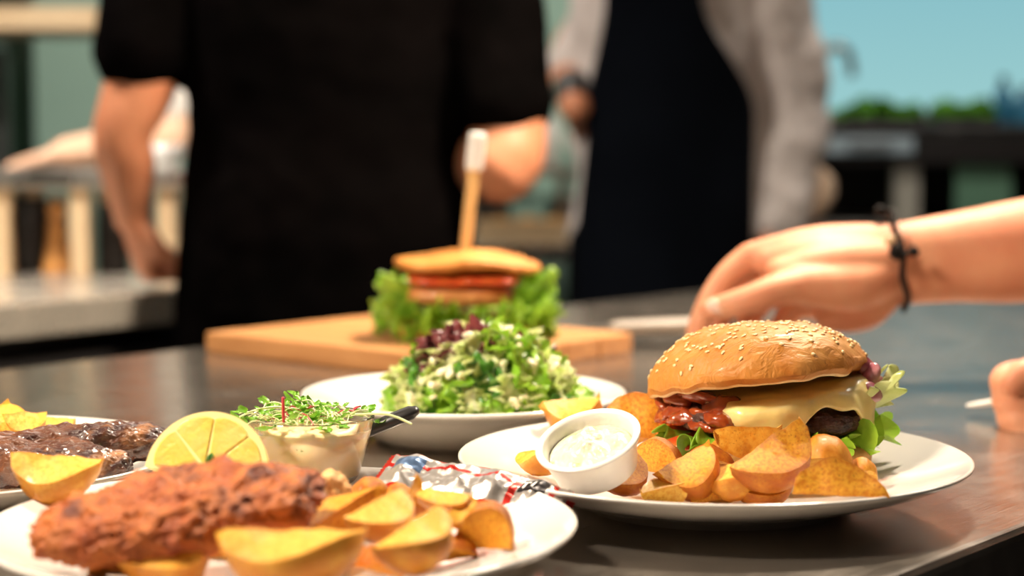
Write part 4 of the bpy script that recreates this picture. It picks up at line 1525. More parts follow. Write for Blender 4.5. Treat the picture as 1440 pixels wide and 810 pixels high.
sf.append(tuple(range(b0 + n - 1, b0 - 1, -1)))
link('tartar_sauce', mesh_from(sv, sf), M_tartar, tub)

# ================================================================== salad heap
KIND = [
    ('lettuce_leaf', M_leaf, 'crinkled bright green lettuce leaf in the salad heap', 'lettuce', 'bright green leaves of the salad'),
    ('pale_lettuce_leaf', M_leafp, 'pale yellowish lettuce heart leaf in the salad heap', 'lettuce', 'pale leaves of the salad'),
    ('red_lettuce_leaf', M_leafr, 'dark purple red lettuce leaf in the salad heap', 'lettuce', 'dark red leaves of the salad'),
    ('dark_lettuce_leaf', M_leafd, 'deep green lettuce leaf in the salad heap', 'lettuce', 'deep green leaves of the salad')]
LEAVES = {}
for k in range(4):
    LEAVES[k] = []
    for s in range(5):
        me = leaf_mesh(100 * k + s + 1, L=0.042 - 0.004 * (s % 3), Wd=0.048 - 0.005 * (s % 2), ruff=0.0042 if k != 1 else 0.0055, curl=[0.7, -0.5, 1.0, 0.3, -0.9][s], waves=6 if k != 1 else 9)
        me.materials.append(KIND[k][1])
        LEAVES[k].append(me)


def put_leaf(k, v, loc, nrm, spin, sc=1.0, lab=None):
    nm, m, l, cat, g = KIND[k]
    zl = loc[2] - HC.z
    if k != 3 and zl > 0.034:
        l, g = l.replace('in the salad heap', 'on the crown of the salad heap'), g + ', crown'
    elif zl < 0.014:
        l, g = l.replace('in the salad heap', 'at the foot of the salad heap').replace('low in', 'at the foot of'), g + ', foot'
    else:
        l, g = l.replace('in the salad heap', 'halfway up the salad heap').replace('low in', 'halfway up'), g + ', flank'
    o = bpy.data.objects.new(nm, LEAVES[k][v])
    COL.objects.link(o)
    o.location = loc
    o.rotation_euler = (Vector(nrm).to_track_quat('Z', 'Y') @ Euler((0, 0, spin)).to_quaternion()).to_euler()
    o.scale = (sc, sc, sc)
    return tag(o, l, cat, g)


rng = random.Random(77)
HC = PG + Vector((0.012, -0.004, 0.012))
HR, HH = 0.062, 0.052


def heap_h(x, y):
    r = math.hypot(x / HR, y / (HR * 0.95))
    return HH * max(0, 1 - r ** 2.3) ** 0.8


NSH = 62
for i in range(NSH):
    # even spiral over the dome, outermost layer
    rr = math.sqrt((i + 0.5) / NSH) * 0.97
    a = i * 2.39996 + rng.uniform(-0.15, 0.15)
    x, y = HR * rr * math.cos(a), HR * 0.95 * rr * math.sin(a)
    out = rng.uniform(0.96, 1.06)
    z = heap_h(x, y) * out + 0.002
    nrm = Vector((x / HR * 1.5 + rng.uniform(-0.35, 0.35), y / HR * 1.5 + rng.uniform(-0.35, 0.35), 0.35 + 0.6 * (1 - rr)))
    if z < 0.014:
        k = rng.choice((0, 0, 3, 0))
    else:
        k = rng.choices((0, 1, 2, 3), (0.42, 0.48, 0.03, 0.07))[0]
        if -0.045 < x < -0.006 and z > 0.036 and rng.random() < 0.65:
            k = 2
    sc_ = rng.uniform(0.62, 0.9) * (0.75 if rr > 0.85 else 1)
    put_leaf(k, rng.randrange(5), HC + Vector((x * out, y * out, z)), nrm, rng.uniform(0, 6.28), sc_)
for i in range(34):
    a = rng.uniform(0, 2 * PI)
    rr = math.sqrt(rng.uniform(0.0, 0.9))
    x, y = HR * rr * math.cos(a), HR * 0.95 * rr * math.sin(a)
    z = heap_h(x, y) * rng.uniform(0.7, 0.85)
    nrm = Vector((x / HR + rng.uniform(-0.5, 0.5), y / HR + rng.uniform(-0.5, 0.5), 0.6))
    put_leaf(rng.choices((0, 1, 2, 3), (0.4, 0.25, 0.1, 0.25))[0], rng.randrange(5), HC + Vector((x * 0.85, y * 0.85, z)), nrm, rng.uniform(0, 6.28), rng.uniform(0.8, 1.0))
# inner body of the heap
for i in range(26):
    a = rng.uniform(0, 2 * PI)
    rr = rng.uniform(0, 0.6)
    x, y = HR * rr * math.cos(a), HR * rr * math.sin(a)
    put_leaf(rng.choice((0, 1, 3)), rng.randrange(5), HC + Vector((x, y, heap_h(x, y) * rng.uniform(0.2, 0.55))), (rng.uniform(-.5, .5), rng.uniform(-.5, .5), 1), rng.uniform(0, 6.28), 0.9)
# little leaf at the right side of the rim
q = at_z(818, 552, TOP + 0.034)
put_leaf(0, 1, q, (0.3, -0.6, 0.7), 1.0, 0.42)['label'] = 'small stray green leaf beside the salad heap on the rim'
FL = blob((0.0055, 0.004, 0.0022), 3, ((0.5, 200),), 2.0, power=3)
FL.materials.append(M_cheesebit)
for i in range(20):
    a = rng.uniform(PI * 0.9, 2.1 * PI)
    rr = math.sqrt(rng.uniform(0.0, 0.95))
    x, y = HR * rr * math.cos(a), HR * 0.95 * rr * math.sin(a)
    o = bpy.data.objects.new('cheese_flake', FL)
    COL.objects.link(o)
    o.location = HC + Vector((x * 1.02, y * 1.02, heap_h(x, y) + 0.008))
    o.rotation_euler = (rng.uniform(-1, 1), rng.uniform(-1, 1), rng.uniform(0, 6))
    s = rng.uniform(0.5, 1.15)
    o.scale = (s, s, s)
    tag(o, 'small cream cheese flake sprinkled over the salad', 'cheese', 'cheese flakes on the salad')
q = at(672, 482, PG.y + 0.0)
cm = blob((0.017, 0.011, 0.004), 4, ((0.4, 60), (0.2, 200)), 2.0, power=3)
tag(link('toast_piece', cm, M_crouton, None, q, (R(40), R(15), R(12))), 'golden toasted bread piece on top of the salad', 'bread')
q = at(712, 492, PG.y - 0.012)
tag(link('toast_piece', blob((0.010, 0.008, 0.004), 4, ((0.4, 60), (0.2, 200)), 5.0, power=3), M_crouton, None, q, (R(30), R(-15), R(30))), 'smaller toasted bread cube on the right slope of the salad', 'bread')

# ================================================================== cutting board with the second burger
BL = Vector((-0.278, 1.60, TOP))
brot = math.atan2(-E.x, E.y)         # board edge at right angles to the table edge
bw_, bl_, bt = 0.30, 0.245, 0.019
brd = thing('cutting_board', 'thick wooden cutting board under the skewered burger', 'cutting board', BL, (0, 0, brot))
for k in range(5):
    y0_ = bl_ * k / 5
    link('stave', box((0, y0_ + 0.0003, 0), (bw_, y0_ + bl_ / 5 - 0.0003, bt), 0.003), M_wood, brd)
for k in range(2):
    x0_ = 0.02 + k * (bw_ - 0.06)
    link('foot', box((x0_, 0.02, -0.0), (x0_ + 0.02, 0.05, 0.001)), M_blackp, brd)

kn0, kn1 = at(985, 457, 1.66), at(862, 461, 1.64)
kn = thing('kitchen_knife', 'kitchen knife with pale grey handle resting on the corner of the board', 'knife', (0, 0, 0))
dv = kn1 - kn0
link('handle', tube_mesh([kn0 - dv * 0.25, kn0, kn0 + dv * 0.5, kn1 - dv * 0.08, kn1], [(0.006, 0.010), (0.0075, 0.011), (0.007, 0.010), (0.0065, 0.009), (0.005, 0.008)], seg=16, side=(0, 0, 1)), mat('grey handle plastic', (0.26, 0.21, 0.17), 0.5, color2=(0.22, 0.18, 0.145), nscale=20), kn)
bl0 = kn1 + dv * 0.0
nb = Vector((-dv.y, dv.x, 0)).normalized()
dn = dv.normalized()
V = []
for (t_, w_) in ((0, 0.012), (0.06, 0.014), (0.12, 0.010), (0.15, 0.001)):
    for s_ in (-1, 1):
        for h_ in (0, 0.0015):
            V.append(bl0 + dn * t_ + nb * (w_ * s_) + Vector((0, 0, h_ - 0.001)))
F = []
for k in range(3):
    b0 = k * 4
    F += [(b0, b0 + 4, b0 + 6, b0 + 2), (b0 + 1, b0 + 3, b0 + 7, b0 + 5), (b0, b0 + 1, b0 + 5, b0 + 4), (b0 + 2, b0 + 6, b0 + 7, b0 + 3)]
F += [(0, 2, 3, 1), (12, 13, 15, 14)]
me = mesh_from(V, F, smooth=False)
fix(me)
link('blade', me, M_steel, kn)

b2 = at_z(655, 474, TOP + bt)
b2.z = TOP + bt
bu2 = thing('skewered_burger', 'burger with green salad frill held by a wooden pick on the cutting board', 'burger', b2)
s2 = b2.y / FPX                       # metres per pixel there
link('lower_bun', disc_blob(0.062, 0.020, 3.0, 0.02), M_bunb, bu2, (0.0, 0, 0.010))
for k, (z0, z1, rr) in enumerate(((0.014, 0.010, 0.080), (0.019, 0.020, 0.084), (0.018, 0.027, 0.080))):
    for q_ in range(3):
        solid(link('lettuce', frill_mesh(R(120 * q_ + 20 * k), R(120 * q_ + 128 + 20 * k), 0.045, rr, z0, z1, 0.008, 13, 1.3 + k * 2 + q_), M_leaf, bu2), 0.0006)
for sx in (-1, 1):
    for q_ in range(2):
        solid(link('lettuce', frill_mesh(R(-40 if sx > 0 else 140), R(40 if sx > 0 else 220), 0.050, 0.080 - 0.006 * q_, 0.022, 0.050 - 0.014 * q_, 0.007, 15, 4.3 + sx + q_ * 3), M_leaf, bu2), 0.0006)
link('patty', disc_blob(0.050, 0.020, 8.0, 0.03, 60), mat('chicken patty', (0.70, 0.30, 0.09), 0.4, color2=(0.58, 0.2, 0.05), nscale=60, bump=0.6, bscale=120, coat=0.3), bu2, (-0.006, -0.004, 0.039))
for k, (x, y) in enumerate(((-0.020, -0.022), (0.018, -0.024), (0.0, 0.02))):
    link('tomato_slice', disc_blob(0.029, 0.007, 3.0 + k, 0.01), M_tomato, bu2, (x, y - 0.006, 0.0535 + 0.001 * k), (R(4), R(3 - 3 * k), 0))
link('onion_ring', disc_blob(0.022, 0.012, 5.0, 0.03), M_onion, bu2, (0.030, -0.018, 0.042))
tb = disc_blob(0.0635, 0.0165, 2.0, 0.035, 26, 2.6)
for v in tb.vertices:
    v.co.z += 0.0028 * math.sin(v.co.x * 58 + 0.9)
link('upper_bun', tb, M_bun, bu2, (0.002, 0, 0.0660), (0, R(2), 0))

pk0, pk1 = at(652, 372, b2.y), at(671, 196, b2.y + 0.004)
pk0 = pk0 + (pk0 - pk1) * 0.25
pick = thing('burger_pick', 'bamboo pick with white paper tag stuck through the burger on the board', 'pick', (0, 0, 0))
link('stick', tube_mesh([pk0, pk1], [0.0045, 0.0055], seg=12), M_stick, pick)
dpk = (pk1 - pk0).normalized()
tp = pk1 - dpk * 0.012
tg = link('tag', box((-0.0085, -0.0065, -0.016), (0.0085, 0.0065, 0.018), 0.004, 3), M_tagp, pick, tp, dpk.to_track_quat('Z', 'Y').to_euler())

# ================================================================== people
def capsule(points, radii, **kw):
    return tube_s(points, radii, n=4, seg=kw.pop('seg', 14), **kw)


def hand_parts(wrist, d, n, side=1, curl=0.5, size=1.0, thumb_out=0.7, rad=1.0):
    """generic relaxed hand. d: pointing direction, n: back-of-hand normal, side: +1 thumb on d x n side"""
    d = Vector(d).normalized()
    n = Vector(n)
    n = (n - d * n.dot(d)).normalized()
    s = d.cross(n) * side
    w = Vector(wrist)
    k = size
    parts = []
    offs = [0.030, 0.010, -0.011, -0.030]
    lens = [(0.088, 0.042, 0.026, 0.020), (0.092, 0.047, 0.029, 0.021), (0.086, 0.043, 0.027, 0.020), (0.078, 0.034, 0.020, 0.018)]
    for o_, (pl, a, b, c_) in zip(offs, lens):
        p0 = w + s * (o_ * 0.55 * k) + d * (0.005 * k)
        p1 = w + s * (o_ * k) + d * (pl * k) - n * (0.004 * k if abs(o_) > 0.02 else 0)
        parts.append(tube([p0, p0.lerp(p1, 0.5), p1], [(0.0145 * k * rad, 0.015 * k * rad), (0.0135 * k * rad, 0.0155 * k * rad), (0.0105 * k * rad, 0.011 * k * rad)], seg=14, side=n))
        pts = [p1]
        ang = 0
        cur = p1
        for L_, f in ((a, 0.9), (b, 1.1), (c_, 0.7)):
            ang += curl * f
            dirc = d * math.cos(ang) - n * math.sin(ang)
            cur = cur + dirc * (L_ * k)
            pts.append(cur)
        parts.append(tube(pts, [0.0100 * k * rad, 0.0090 * k * rad, 0.0082 * k * rad, 0.0072 * k * rad], seg=14))
    t0 = w + s * (0.020 * k) + d * (0.018 * k) - n * (0.008 * k)
    t1 = t0 + (d * 0.7 + s * thumb_out - n * 0.25).normalized() * (0.042 * k)
    t2 = t1 + (d * 0.85 + s * thumb_out * 0.45 - n * 0.3 * (1 + curl)).normalized() * (0.032 * k)
    t3 = t2 + (d * 0.95 + s * 0.1 - n * 0.3 * (1 + curl)).normalized() * (0.026 * k)
    parts.append(tube([t0, t1, t2, t3], [0.016 * k * rad, 0.0125 * k * rad, 0.0105 * k * rad, 0.0085 * k * rad], seg=14))
    return parts


def torso_parts(cx, cy, yaw, sh=1.46, w=0.165, dpt=0.105, hip=0.165, grow=0.0, low=0.86):
    sx = (math.cos(yaw), math.sin(yaw), 0)
    c = [(cx, cy, low), (cx, cy, 0.95), (cx, cy, 1.10), (cx, cy, 1.28), (cx, cy, sh - 0.06), (cx, cy, sh - 0.005)]
    r = [(hip + grow, dpt + 0.005 + grow), (hip + grow, dpt + 0.005 + grow), (w * 0.93 + grow, dpt * 0.97 + grow), (w + grow, dpt + grow), (w * 1.02 + grow, dpt * 0.9 + grow), (w * 0.72 + grow, dpt * 0.62 + grow)]
    return tube_s(c, r, n=4, seg=28, side=sx)


def head_parts(cx, cy, yaw, z=1.66):
    f = Vector((math.sin(yaw), -math.cos(yaw), 0))          # direction the face looks at for yaw=0 is -y
    s = Vector((math.cos(yaw), math.sin(yaw), 0))
    c = Vector((cx, cy, z))
    P = []
    P.append(tube([(cx, cy, z - 0.22), c - Vector((0, 0, 0.07))], [0.056, 0.052], seg=18))
    P.append(tube([c - Vector((0, 0, 0.065)) + f * 0.018, c + f * 0.005, c + Vector((0, 0, 0.045)) - f * 0.008], [(0.045, 0.055), (0.070, 0.085), (0.068, 0.082)], seg=20, side=s))
    P.append(tube([c + f * 0.088 + Vector((0, 0, 0.02)), c + f * 0.103 - Vector((0, 0, 0.018))], [0.007, 0.012], seg=10))
    P.append(tube([c + f * 0.075 - Vector((0, 0, 0.055)), c + f * 0.078 - Vector((0, 0, 0.062))], [0.016, 0.014], seg=10))
    for q in (-1, 1):
        P.append(tube([c + s * (0.071 * q) + Vector((0, 0, 0.016)), c + s * (0.074 * q) - Vector((0, 0, 0.022))], [(0.006, 0.016), (0.005, 0.010)], seg=10, side=s))
        P.append(tube([c + s * (0.030 * q) + f * 0.083 + Vector((0, 0, 0.004)), c + s * (0.034 * q) + f * 0.081 + Vector((0, 0, 0.004))], [0.010, 0.010], seg=10))
    return P


def hair_mesh(cx, cy, yaw, z=1.66):
    f = Vector((math.sin(yaw), -math.cos(yaw), 0))
    s = Vector((math.cos(yaw), math.sin(yaw), 0))
    c = Vector((cx, cy, z))
    me = remesh([tube([c - f * 0.045 - Vector((0, 0, 0.02)), c - f * 0.025 + Vector((0, 0, 0.03)), c - f * 0.005 + Vector((0, 0, 0.062))], [(0.062, 0.052), (0.074, 0.072), (0.070, 0.082)], seg=20, side=s)], 0.008, 4)
    displace(me, 0.003, 60)
    return me


def legs_parts(cx, cy, yaw, grow=0.0, low=0.06):
    s = Vector((math.cos(yaw), math.sin(yaw), 0))
    out = []
    for q in (-1, 1):
        h = Vector((cx, cy, 0)) + s * (0.088 * q)
        out.append(tube_s([h + Vector((0, 0, 0.90)), h + Vector((0, 0, 0.72)), h + Vector((0, 0, 0.47)), h + Vector((0, 0, 0.30)), h + Vector((0, 0, low))],
                          [0.085 + grow, 0.083 + grow, 0.058 + grow, 0.056 + grow, 0.040 + grow * 1.6], n=3, seg=16))
    return out


def feet(base, cx, cy, yaw):
    f = Vector((math.sin(yaw), -math.cos(yaw), 0))
    s = Vector((math.cos(yaw), math.sin(yaw), 0))
    for q in (-1, 1):
        h = Vector((cx, cy, 0.045)) + s * (0.088 * q)
        me = remesh([tube([h - f * 0.05, h + f * 0.06, h + f * 0.15 - Vector((0, 0, 0.012))], [(0.042, 0.045), (0.045, 0.042), (0.040, 0.030)], seg=16, side=s), tube([h, h + Vector((0, 0, 0.05))], [0.045, 0.046], seg=16)], 0.008, 3)
        for v in me.vertices:
            v.co.z = max(v.co.z, 0.0)
        link('shoe', me, M_blackp, base, (-base.location.x, -base.location.y, 0))


def pchild(name, me, m, base):
    return link(name, me, m, base, (-base.location.x, -base.location.y, -base.location.z))


def clip_below(me, z):
    bm = bmesh.new()
    bm.from_mesh(me)
    bmesh.ops.bisect_plane(bm, geom=bm.verts[:] + bm.edges[:] + bm.faces[:], plane_co=(0, 0, z), plane_no=(0, 0, -1), clear_outer=True)
    bm.to_mesh(me)
    bm.free()


# ---- the man in the black T-shirt, seen from behind
x1, y1 = -0.237, 2.27
m1 = thing('person', 'person in a black T-shirt standing with back turned beside the side counter', 'person', (x1, y1, 0))
YB = PI                       # facing away
shL, shR = Vector((x1 - 0.185, y1, 1.415)), Vector((x1 + 0.185, y1, 1.415))
elL, wrL = at(172, 186, 2.22), at(186, 306, 2.27)
upL = at(203, 95, 2.23)
elR = at(702, 235, 2.20)
wrR = Vector((elR.x - 0.06, elR.y + 0.235, elR.z + 0.03))
hL = hand_parts(wrL, (0.12, 0.35, -1), (-0.85, -0.5, 0.0), -1, 1.45, 0.86, rad=1.12)
hR = hand_parts(wrR, (-0.35, 0.9, 0.0), (0.2, 0.1, 1), -1, 0.6, 1.0)
armL = tube_s([shL, upL, elL, at(178, 232, 2.24), wrL], [0.058, (0.047, 0.047), (0.037, 0.037), (0.036, 0.036), (0.024, 0.024)], n=5, seg=20)
upR = at(712, 165, 2.22)
armR = tube_s([shR, upR, elR, elR.lerp(wrR, 0.4), wrR], [0.058, (0.050, 0.052), (0.046, 0.046), (0.042, 0.042), (0.027, 0.024)], n=5, seg=20)
body = remesh([torso_parts(x1, y1, 0)] + [armL, armR] + hL + hR + head_parts(x1, y1, YB) + legs_parts(x1, y1, 0), 0.0055, 5)
pchild('body', body, M_skin2, m1)
slL = tube_s([shL + Vector((0.05, 0, 0.02)), shL, shL.lerp(at(205, 60, 2.23), 0.55), at(203, 68, 2.23)], [0.07, 0.071, 0.066, (0.064, 0.064)], n=4, seg=24, caps=True)
slR = tube_s([shR - Vector((0.05, 0, 0.02)), shR, shR.lerp(at(708, 135, 2.22), 0.55), at(708, 138, 2.22)], [0.07, 0.071, 0.066, (0.066, 0.066)], n=4, seg=24, caps=True)
shirt = remesh([torso_parts(x1, y1, 0, grow=0.024, low=0.78, hip=0.168, w=0.164), slL, slR], 0.007, 5)
displace(shirt, 0.008, 9, 2.0)
pchild('t_shirt', shirt, M_black, m1)
tr = remesh(legs_parts(x1, y1, 0, 0.016) + [tube([(x1, y1, 0.80), (x1, y1, 0.96)], [(0.160, 0.108), (0.166, 0.112)], seg=24, side=(1, 0, 0))], 0.009, 4)
pchild('trousers', tr, M_trouser, m1)
pchild('hair', hair_mesh(x1, y1, YB), M_hair, m1)
feet(m1, x1, y1, YB)

# ---- the cook in white shirt and dark apron, facing us
x2, y2 = 0.295, 3.42
m2 = thing('person', 'person in a white long sleeved shirt and dark bib apron', 'person', (x2, y2, 0))
shL, shR = Vector((x2 - 0.18, y2, 1.42)), Vector((x2 + 0.185, y2, 1.42))
elR, wrR = at(1108, 150, 3.44), at(1088, 318, 3.38)
elL, wrL = at(800, 76, 3.46), at(808, 150, 3.32)
hR = hand_parts(wrR, (-0.1, -0.25, -1), (1, 0.0, 0.0), 1, 0.5)
hL = hand_parts(wrL, (0.15, 0.95, -0.35), (-1, 0.1, 0.2), 1, 0.6)
armR = tube_s([shR, elR, wrR], [0.056, 0.043, 0.028], n=6, seg=18)
armL = tube_s([shL + Vector((0.05, 0, 0)), at(850, 0, 3.45), elL, wrL], [0.056, 0.042, 0.038, 0.030], n=6, seg=18)
body = remesh([torso_parts(x2, y2, 0), armR, armL] + hR + hL + head_parts(x2, y2, 0) + legs_parts(x2, y2, 0), 0.006, 5)
pchild('body', body, M_skin2, m2)
slR = tube_s([shR - Vector((0.04, 0, -0.01)), shR, elR + Vector((0.004, 0, 0)), at(1104, 235, 3.41), at(1094, 306, 3.385)], [0.074, 0.076, 0.074, 0.070, 0.062], n=5, seg=24)
slL = tube_s([shL + Vector((0.06, 0, 0.01)), at(872, -40, 3.44), at(840, 20, 3.45), elL.lerp(wrL, 0.25)], [0.070, 0.060, 0.050, 0.046], n=5, seg=24)
shirt = remesh([torso_parts(x2, y2, 0, grow=0.016, low=0.84), slR, slL, tube([(x2, y2, 1.44), (x2, y2, 1.51)], [0.072, 0.066], seg=20)], 0.008, 5)
displace(shirt, 0.012, 11, 4.0)
pchild('shirt', shirt, M_shirt, m2)
cf0 = at(1150, 268, 3.42)
cf = remesh([tube_s([cf0 + Vector((-0.012, 0, 0.035)), cf0 + Vector((0.006, 0, 0.0)), cf0 + Vector((-0.02, 0, -0.045))], [(0.02, 0.03), (0.032, 0.04), (0.024, 0.034)], n=5, seg=18)], 0.006, 4)
displace(cf, 0.008, 25, 1.0)
pchild('cuff', cf, mat('cream cloth', (0.66, 0.48, 0.34), 0.85, color2=(0.58, 0.42, 0.3), nscale=12), m2)['label'] = 'turned back cream cuff'
# apron
V, F = [], []
nz_, nx_ = 60, 28
for i in range(nz_ + 1):
    z = 1.47 - (1.47 - 0.42) * i / nz_
    tt = max(0, min(1, (1.36 - z) / 0.22))
    tt = tt * tt * (3 - 2 * tt)
    xl = 0.172 * (1 - tt) + 0.140 * tt - 0.02 * max(0, min(1, (1.1 - z) / 0.2))
    xr = 0.345 * (1 - tt) + 0.452 * tt
    a_, b_ = 0.188, 0.150
    for j in range(nx_ + 1):
        x = xl + (xr - xl) * j / nx_
        e = min(0.97, abs(x - x2) / a_)
        y = y2 - b_ * math.sqrt(1 - e * e) - 0.002 + 0.008 * nz((x * 1.0, 0, z * 0.5), 9, 3.0, 2)
        V.append((x, y, z))
for i in range(nz_):
    for j in range(nx_):
        k = i * (nx_ + 1) + j
        F.append((k, k + nx_ + 1, k + nx_ + 2, k + 1))
ap = solid(pchild('apron', mesh_from(V, F), M_navy, m2), 0.003)
wt = tube([wrL + (elL - wrL) * 0.16, wrL + (elL - wrL) * 0.34], [0.036, 0.037], seg=24)
me = mesh_from(*wt)
fix(me)
pchild('wristband', me, M_blackp, m2)
tr = remesh(legs_parts(x2, y2, 0, 0.016) + [tube([(x2, y2, 0.84), (x2, y2, 0.94)], [(0.172, 0.12), (0.172, 0.12)], seg=24, side=(1, 0, 0))], 0.01, 4)
pchild('trousers', tr, M_trouser, m2)
pchild('hair', hair_mesh(x2, y2, 0), M_hair, m2)
feet(m2, x2, y2, 0)

# ---- a third cook, mostly hidden behind the man in black
x3, y3 = -0.30, 3.32
m3 = thing('person', 'person in a white T-shirt mostly hidden behind the black T-shirt', 'person', (x3, y3, 0))
shL, shR = Vector((x3 - 0.18, y3, 1.42)), Vector((x3 + 0.18, y3, 1.42))
elL, wrL = at(240, 196, 3.12), at(92, 216, 3.02)
hL = hand_parts(wrL, (-1, -0.1, -0.25), (0, 0.1, 1), 1, 0.3, 0.95)
elR, wrR = Vector((x3 + 0.22, y3 - 0.06, 1.12)), Vector((x3 + 0.06, y3 - 0.24, 1.10))
hR = hand_parts(wrR, (-0.8, -0.5, -0.1), (0, 0, 1), -1, 0.5, 0.95)
armL = tube_s([shL, at(258, 120, 3.16), elL, elL.lerp(wrL, 0.4), wrL], [0.052, 0.043, 0.038, 0.037, 0.027], n=6, seg=18)
armR = tube_s([shR, elR, wrR], [0.054, 0.042, 0.028], n=6, seg=18)
body = remesh([torso_parts(x3, y3, 0), armL, armR] + hL + hR + head_parts(x3, y3, 0) + legs_parts(x3, y3, 0), 0.006, 5)
pchild('body', body, M_skin3, m3)
slL = tube_s([shL + Vector((0.04, 0, 0.01)), shL, at(257, 110, 3.16), at(248, 150, 3.14)], [0.068, 0.067, 0.056, 0.052], n=5, seg=22)
slR = tube_s([shR - Vector((0.04, 0, -0.01)), shR, shR.lerp(elR, 0.65)], [0.068, 0.067, 0.058], n=5, seg=22)
shirt = remesh([torso_parts(x3, y3, 0, grow=0.014, low=0.84), slL, slR], 0.008, 5)
displace(shirt, 0.008, 11, 6.0)
pchild('t_shirt', shirt, M_white, m3)
tr = remesh(legs_parts(x3, y3, 0, 0.016) + [tube([(x3, y3, 0.84), (x3, y3, 0.94)], [(0.172, 0.12), (0.172, 0.12)], seg=24, side=(1, 0, 0))], 0.01, 4)
pchild('trousers', tr, M_trouser, m3)
pchild('hair', hair_mesh(x3, y3, 0), M_hair, m3)
feet(m3, x3, y3, 0)

# ---- the person at the right whose hands reach in over the table
x4, y4 = 1.02, 1.30
YW = -PI / 2                  # facing -x
m4 = thing('person', 'person reaching bare forearm with black cord bracelet over the table', 'person', (x4, y4, 0))
DW = 1.40
wr = at(1262, 371, DW)
fore = tube_s([Vector((0.945, 1.455, 1.375)), Vector((0.80, 1.46, 1.20)), at(1730, 322, 1.46), at(1580, 336, 1.43), at(1440, 353, 1.41), at(1345, 362, 1.405), wr, at(1225, 374, DW)],
              [0.055, (0.047, 0.047), (0.044, 0.042), (0.045, 0.043), (0.0415, 0.037), (0.036, 0.030), (0.0325, 0.024), (0.031, 0.021)], n=6, seg=28, side=(0, 0, 1))
HP = [fore]


def chain(pts, radii, seg=18):
    HP.append(tube_s([at(*p) for p in pts], radii, n=4, seg=seg))


# metacarpals: the back of the hand slopes away from the viewer
chain([(1240, 345, 1.400), (1150, 346, 1.398), (1058, 362, 1.396)], [0.0175, 0.0165, 0.0125])      # to index knuckle
chain([(1240, 362, 1.412), (1150, 366, 1.418), (1072, 380, 1.420)], [0.0175, 0.0165, 0.0120])      # middle
chain([(1240, 385, 1.415), (1160, 392, 1.432), (1092, 404, 1.436)], [0.0175, 0.0160, 0.0115])      # ring
chain([(1240, 402, 1.410), (1180, 420, 1.430), (1122, 430, 1.438)], [0.0180, 0.0165, 0.0110])      # little
# heel of the hand and ball of the thumb
chain([(1252, 398, 1.396), (1215, 432, 1.400), (1168, 446, 1.412)], [0.0160, 0.0185, 0.0130])
chain([(1245, 385, 1.388), (1195, 402, 1.372), (1130, 402, 1.356)], [0.0190, 0.0200, 0.0150])
chain([(1240, 370, 1.388), (1165, 374, 1.376), (1098, 384, 1.368)], [0.0190, 0.0180, 0.0115])
chain([(1235, 358, 1.394), (1150, 360, 1.386), (1078, 368, 1.386)], [0.0180, 0.0165, 0.0105])
chain([(1120, 392, 1.362), (1090, 378, 1.380), (1070, 368, 1.392)], [0.0120, 0.0095, 0.0090])      # web to the index finger
# thumb
chain([(1130, 402, 1.356), (1090, 408, 1.346), (1058, 420, 1.342), (1024, 430, 1.346), (996, 436, 1.352)], [0.0142, 0.0122, 0.0112, 0.0102, 0.0076])
# fingers
chain([(1058, 362, 1.396), (1026, 386, 1.394), (1003, 418, 1.390), (986, 452, 1.386), (978, 484, 1.384), (982, 512, 1.382)], [0.0128, 0.0110, 0.0106, 0.0094, 0.0088, 0.0068])
chain([(1072, 380, 1.420), (1036, 408, 1.422), (1016, 438, 1.422), (1004, 470, 1.416), (1006, 500, 1.408), (1018, 522, 1.402)], [0.0122, 0.0108, 0.0104, 0.0092, 0.0086, 0.0068])
chain([(1092, 404, 1.436), (1062, 434, 1.440), (1050, 462, 1.438), (1054, 490, 1.430), (1068, 508, 1.420)], [0.0118, 0.0104, 0.0098, 0.0086, 0.0066])
chain([(1122, 430, 1.438), (1102, 452, 1.440), (1094, 472, 1.438), (1098, 490, 1.430), (1110, 500, 1.422)], [0.0110, 0.0094, 0.0088, 0.0078, 0.0060])
# left hand: a loose fist resting at the table, thumb side up
wl = Vector((0.435, 1.215, TOP + 0.052))
elbL = Vector((0.68, 1.06, 1.02))
HP.append(tube_s([Vector((0.935, 1.115, 1.375)), Vector((0.84, 1.06, 1.19)), elbL, elbL.lerp(wl, 0.4), wl, wl + Vector((-0.02, 0.003, 0))], [0.055, 0.047, 0.043, (0.042, 0.040), (0.029, 0.024), (0.027, 0.022)], n=6, seg=24, side=(0, 0, 1)))
DF = 1.21
for k, (kx, ky) in enumerate(((1446, 528), (1449, 552), (1452, 577), (1456, 600))):
    dk = DF - 0.004 * k
    HP.append(tube_s([wl + Vector((0, 0, 0.010 - 0.007 * k)), wl.lerp(at(kx, ky, dk), 0.55) + Vector((0, 0.004, 0.004 - 0.002 * k)), at(kx, ky, dk)], [0.0160, 0.0150, 0.0120], n=4, seg=16))
    ox = (0, 3, 10, 20)[k]
    HP.append(tube_s([at(kx, ky, dk), at(1418 + ox, ky + 4, dk - 0.014), at(1414 + ox, ky + 14, dk - 0.030), at(1430 + ox, ky + 18, dk - 0.036), at(1450 + ox, ky + 16, dk - 0.032)], [0.0118, 0.0112, 0.0102, 0.0094, 0.0078], n=4, seg=16))
HP.append(tube_s([wl + Vector((-0.01, -0.012, 0.016)), at(1470, 525, DF - 0.03), at(1442, 527, DF - 0.04), at(1424, 540, DF - 0.044)], [0.0160, 0.0130, 0.0110, 0.0085], n=4, seg=16))
body = remesh([torso_parts(x4, y4, YW)] + HP + head_parts(x4, y4, YW) + legs_parts(x4, y4, YW), 0.0025, 4)
pchild('body', body, M_skin, m4)
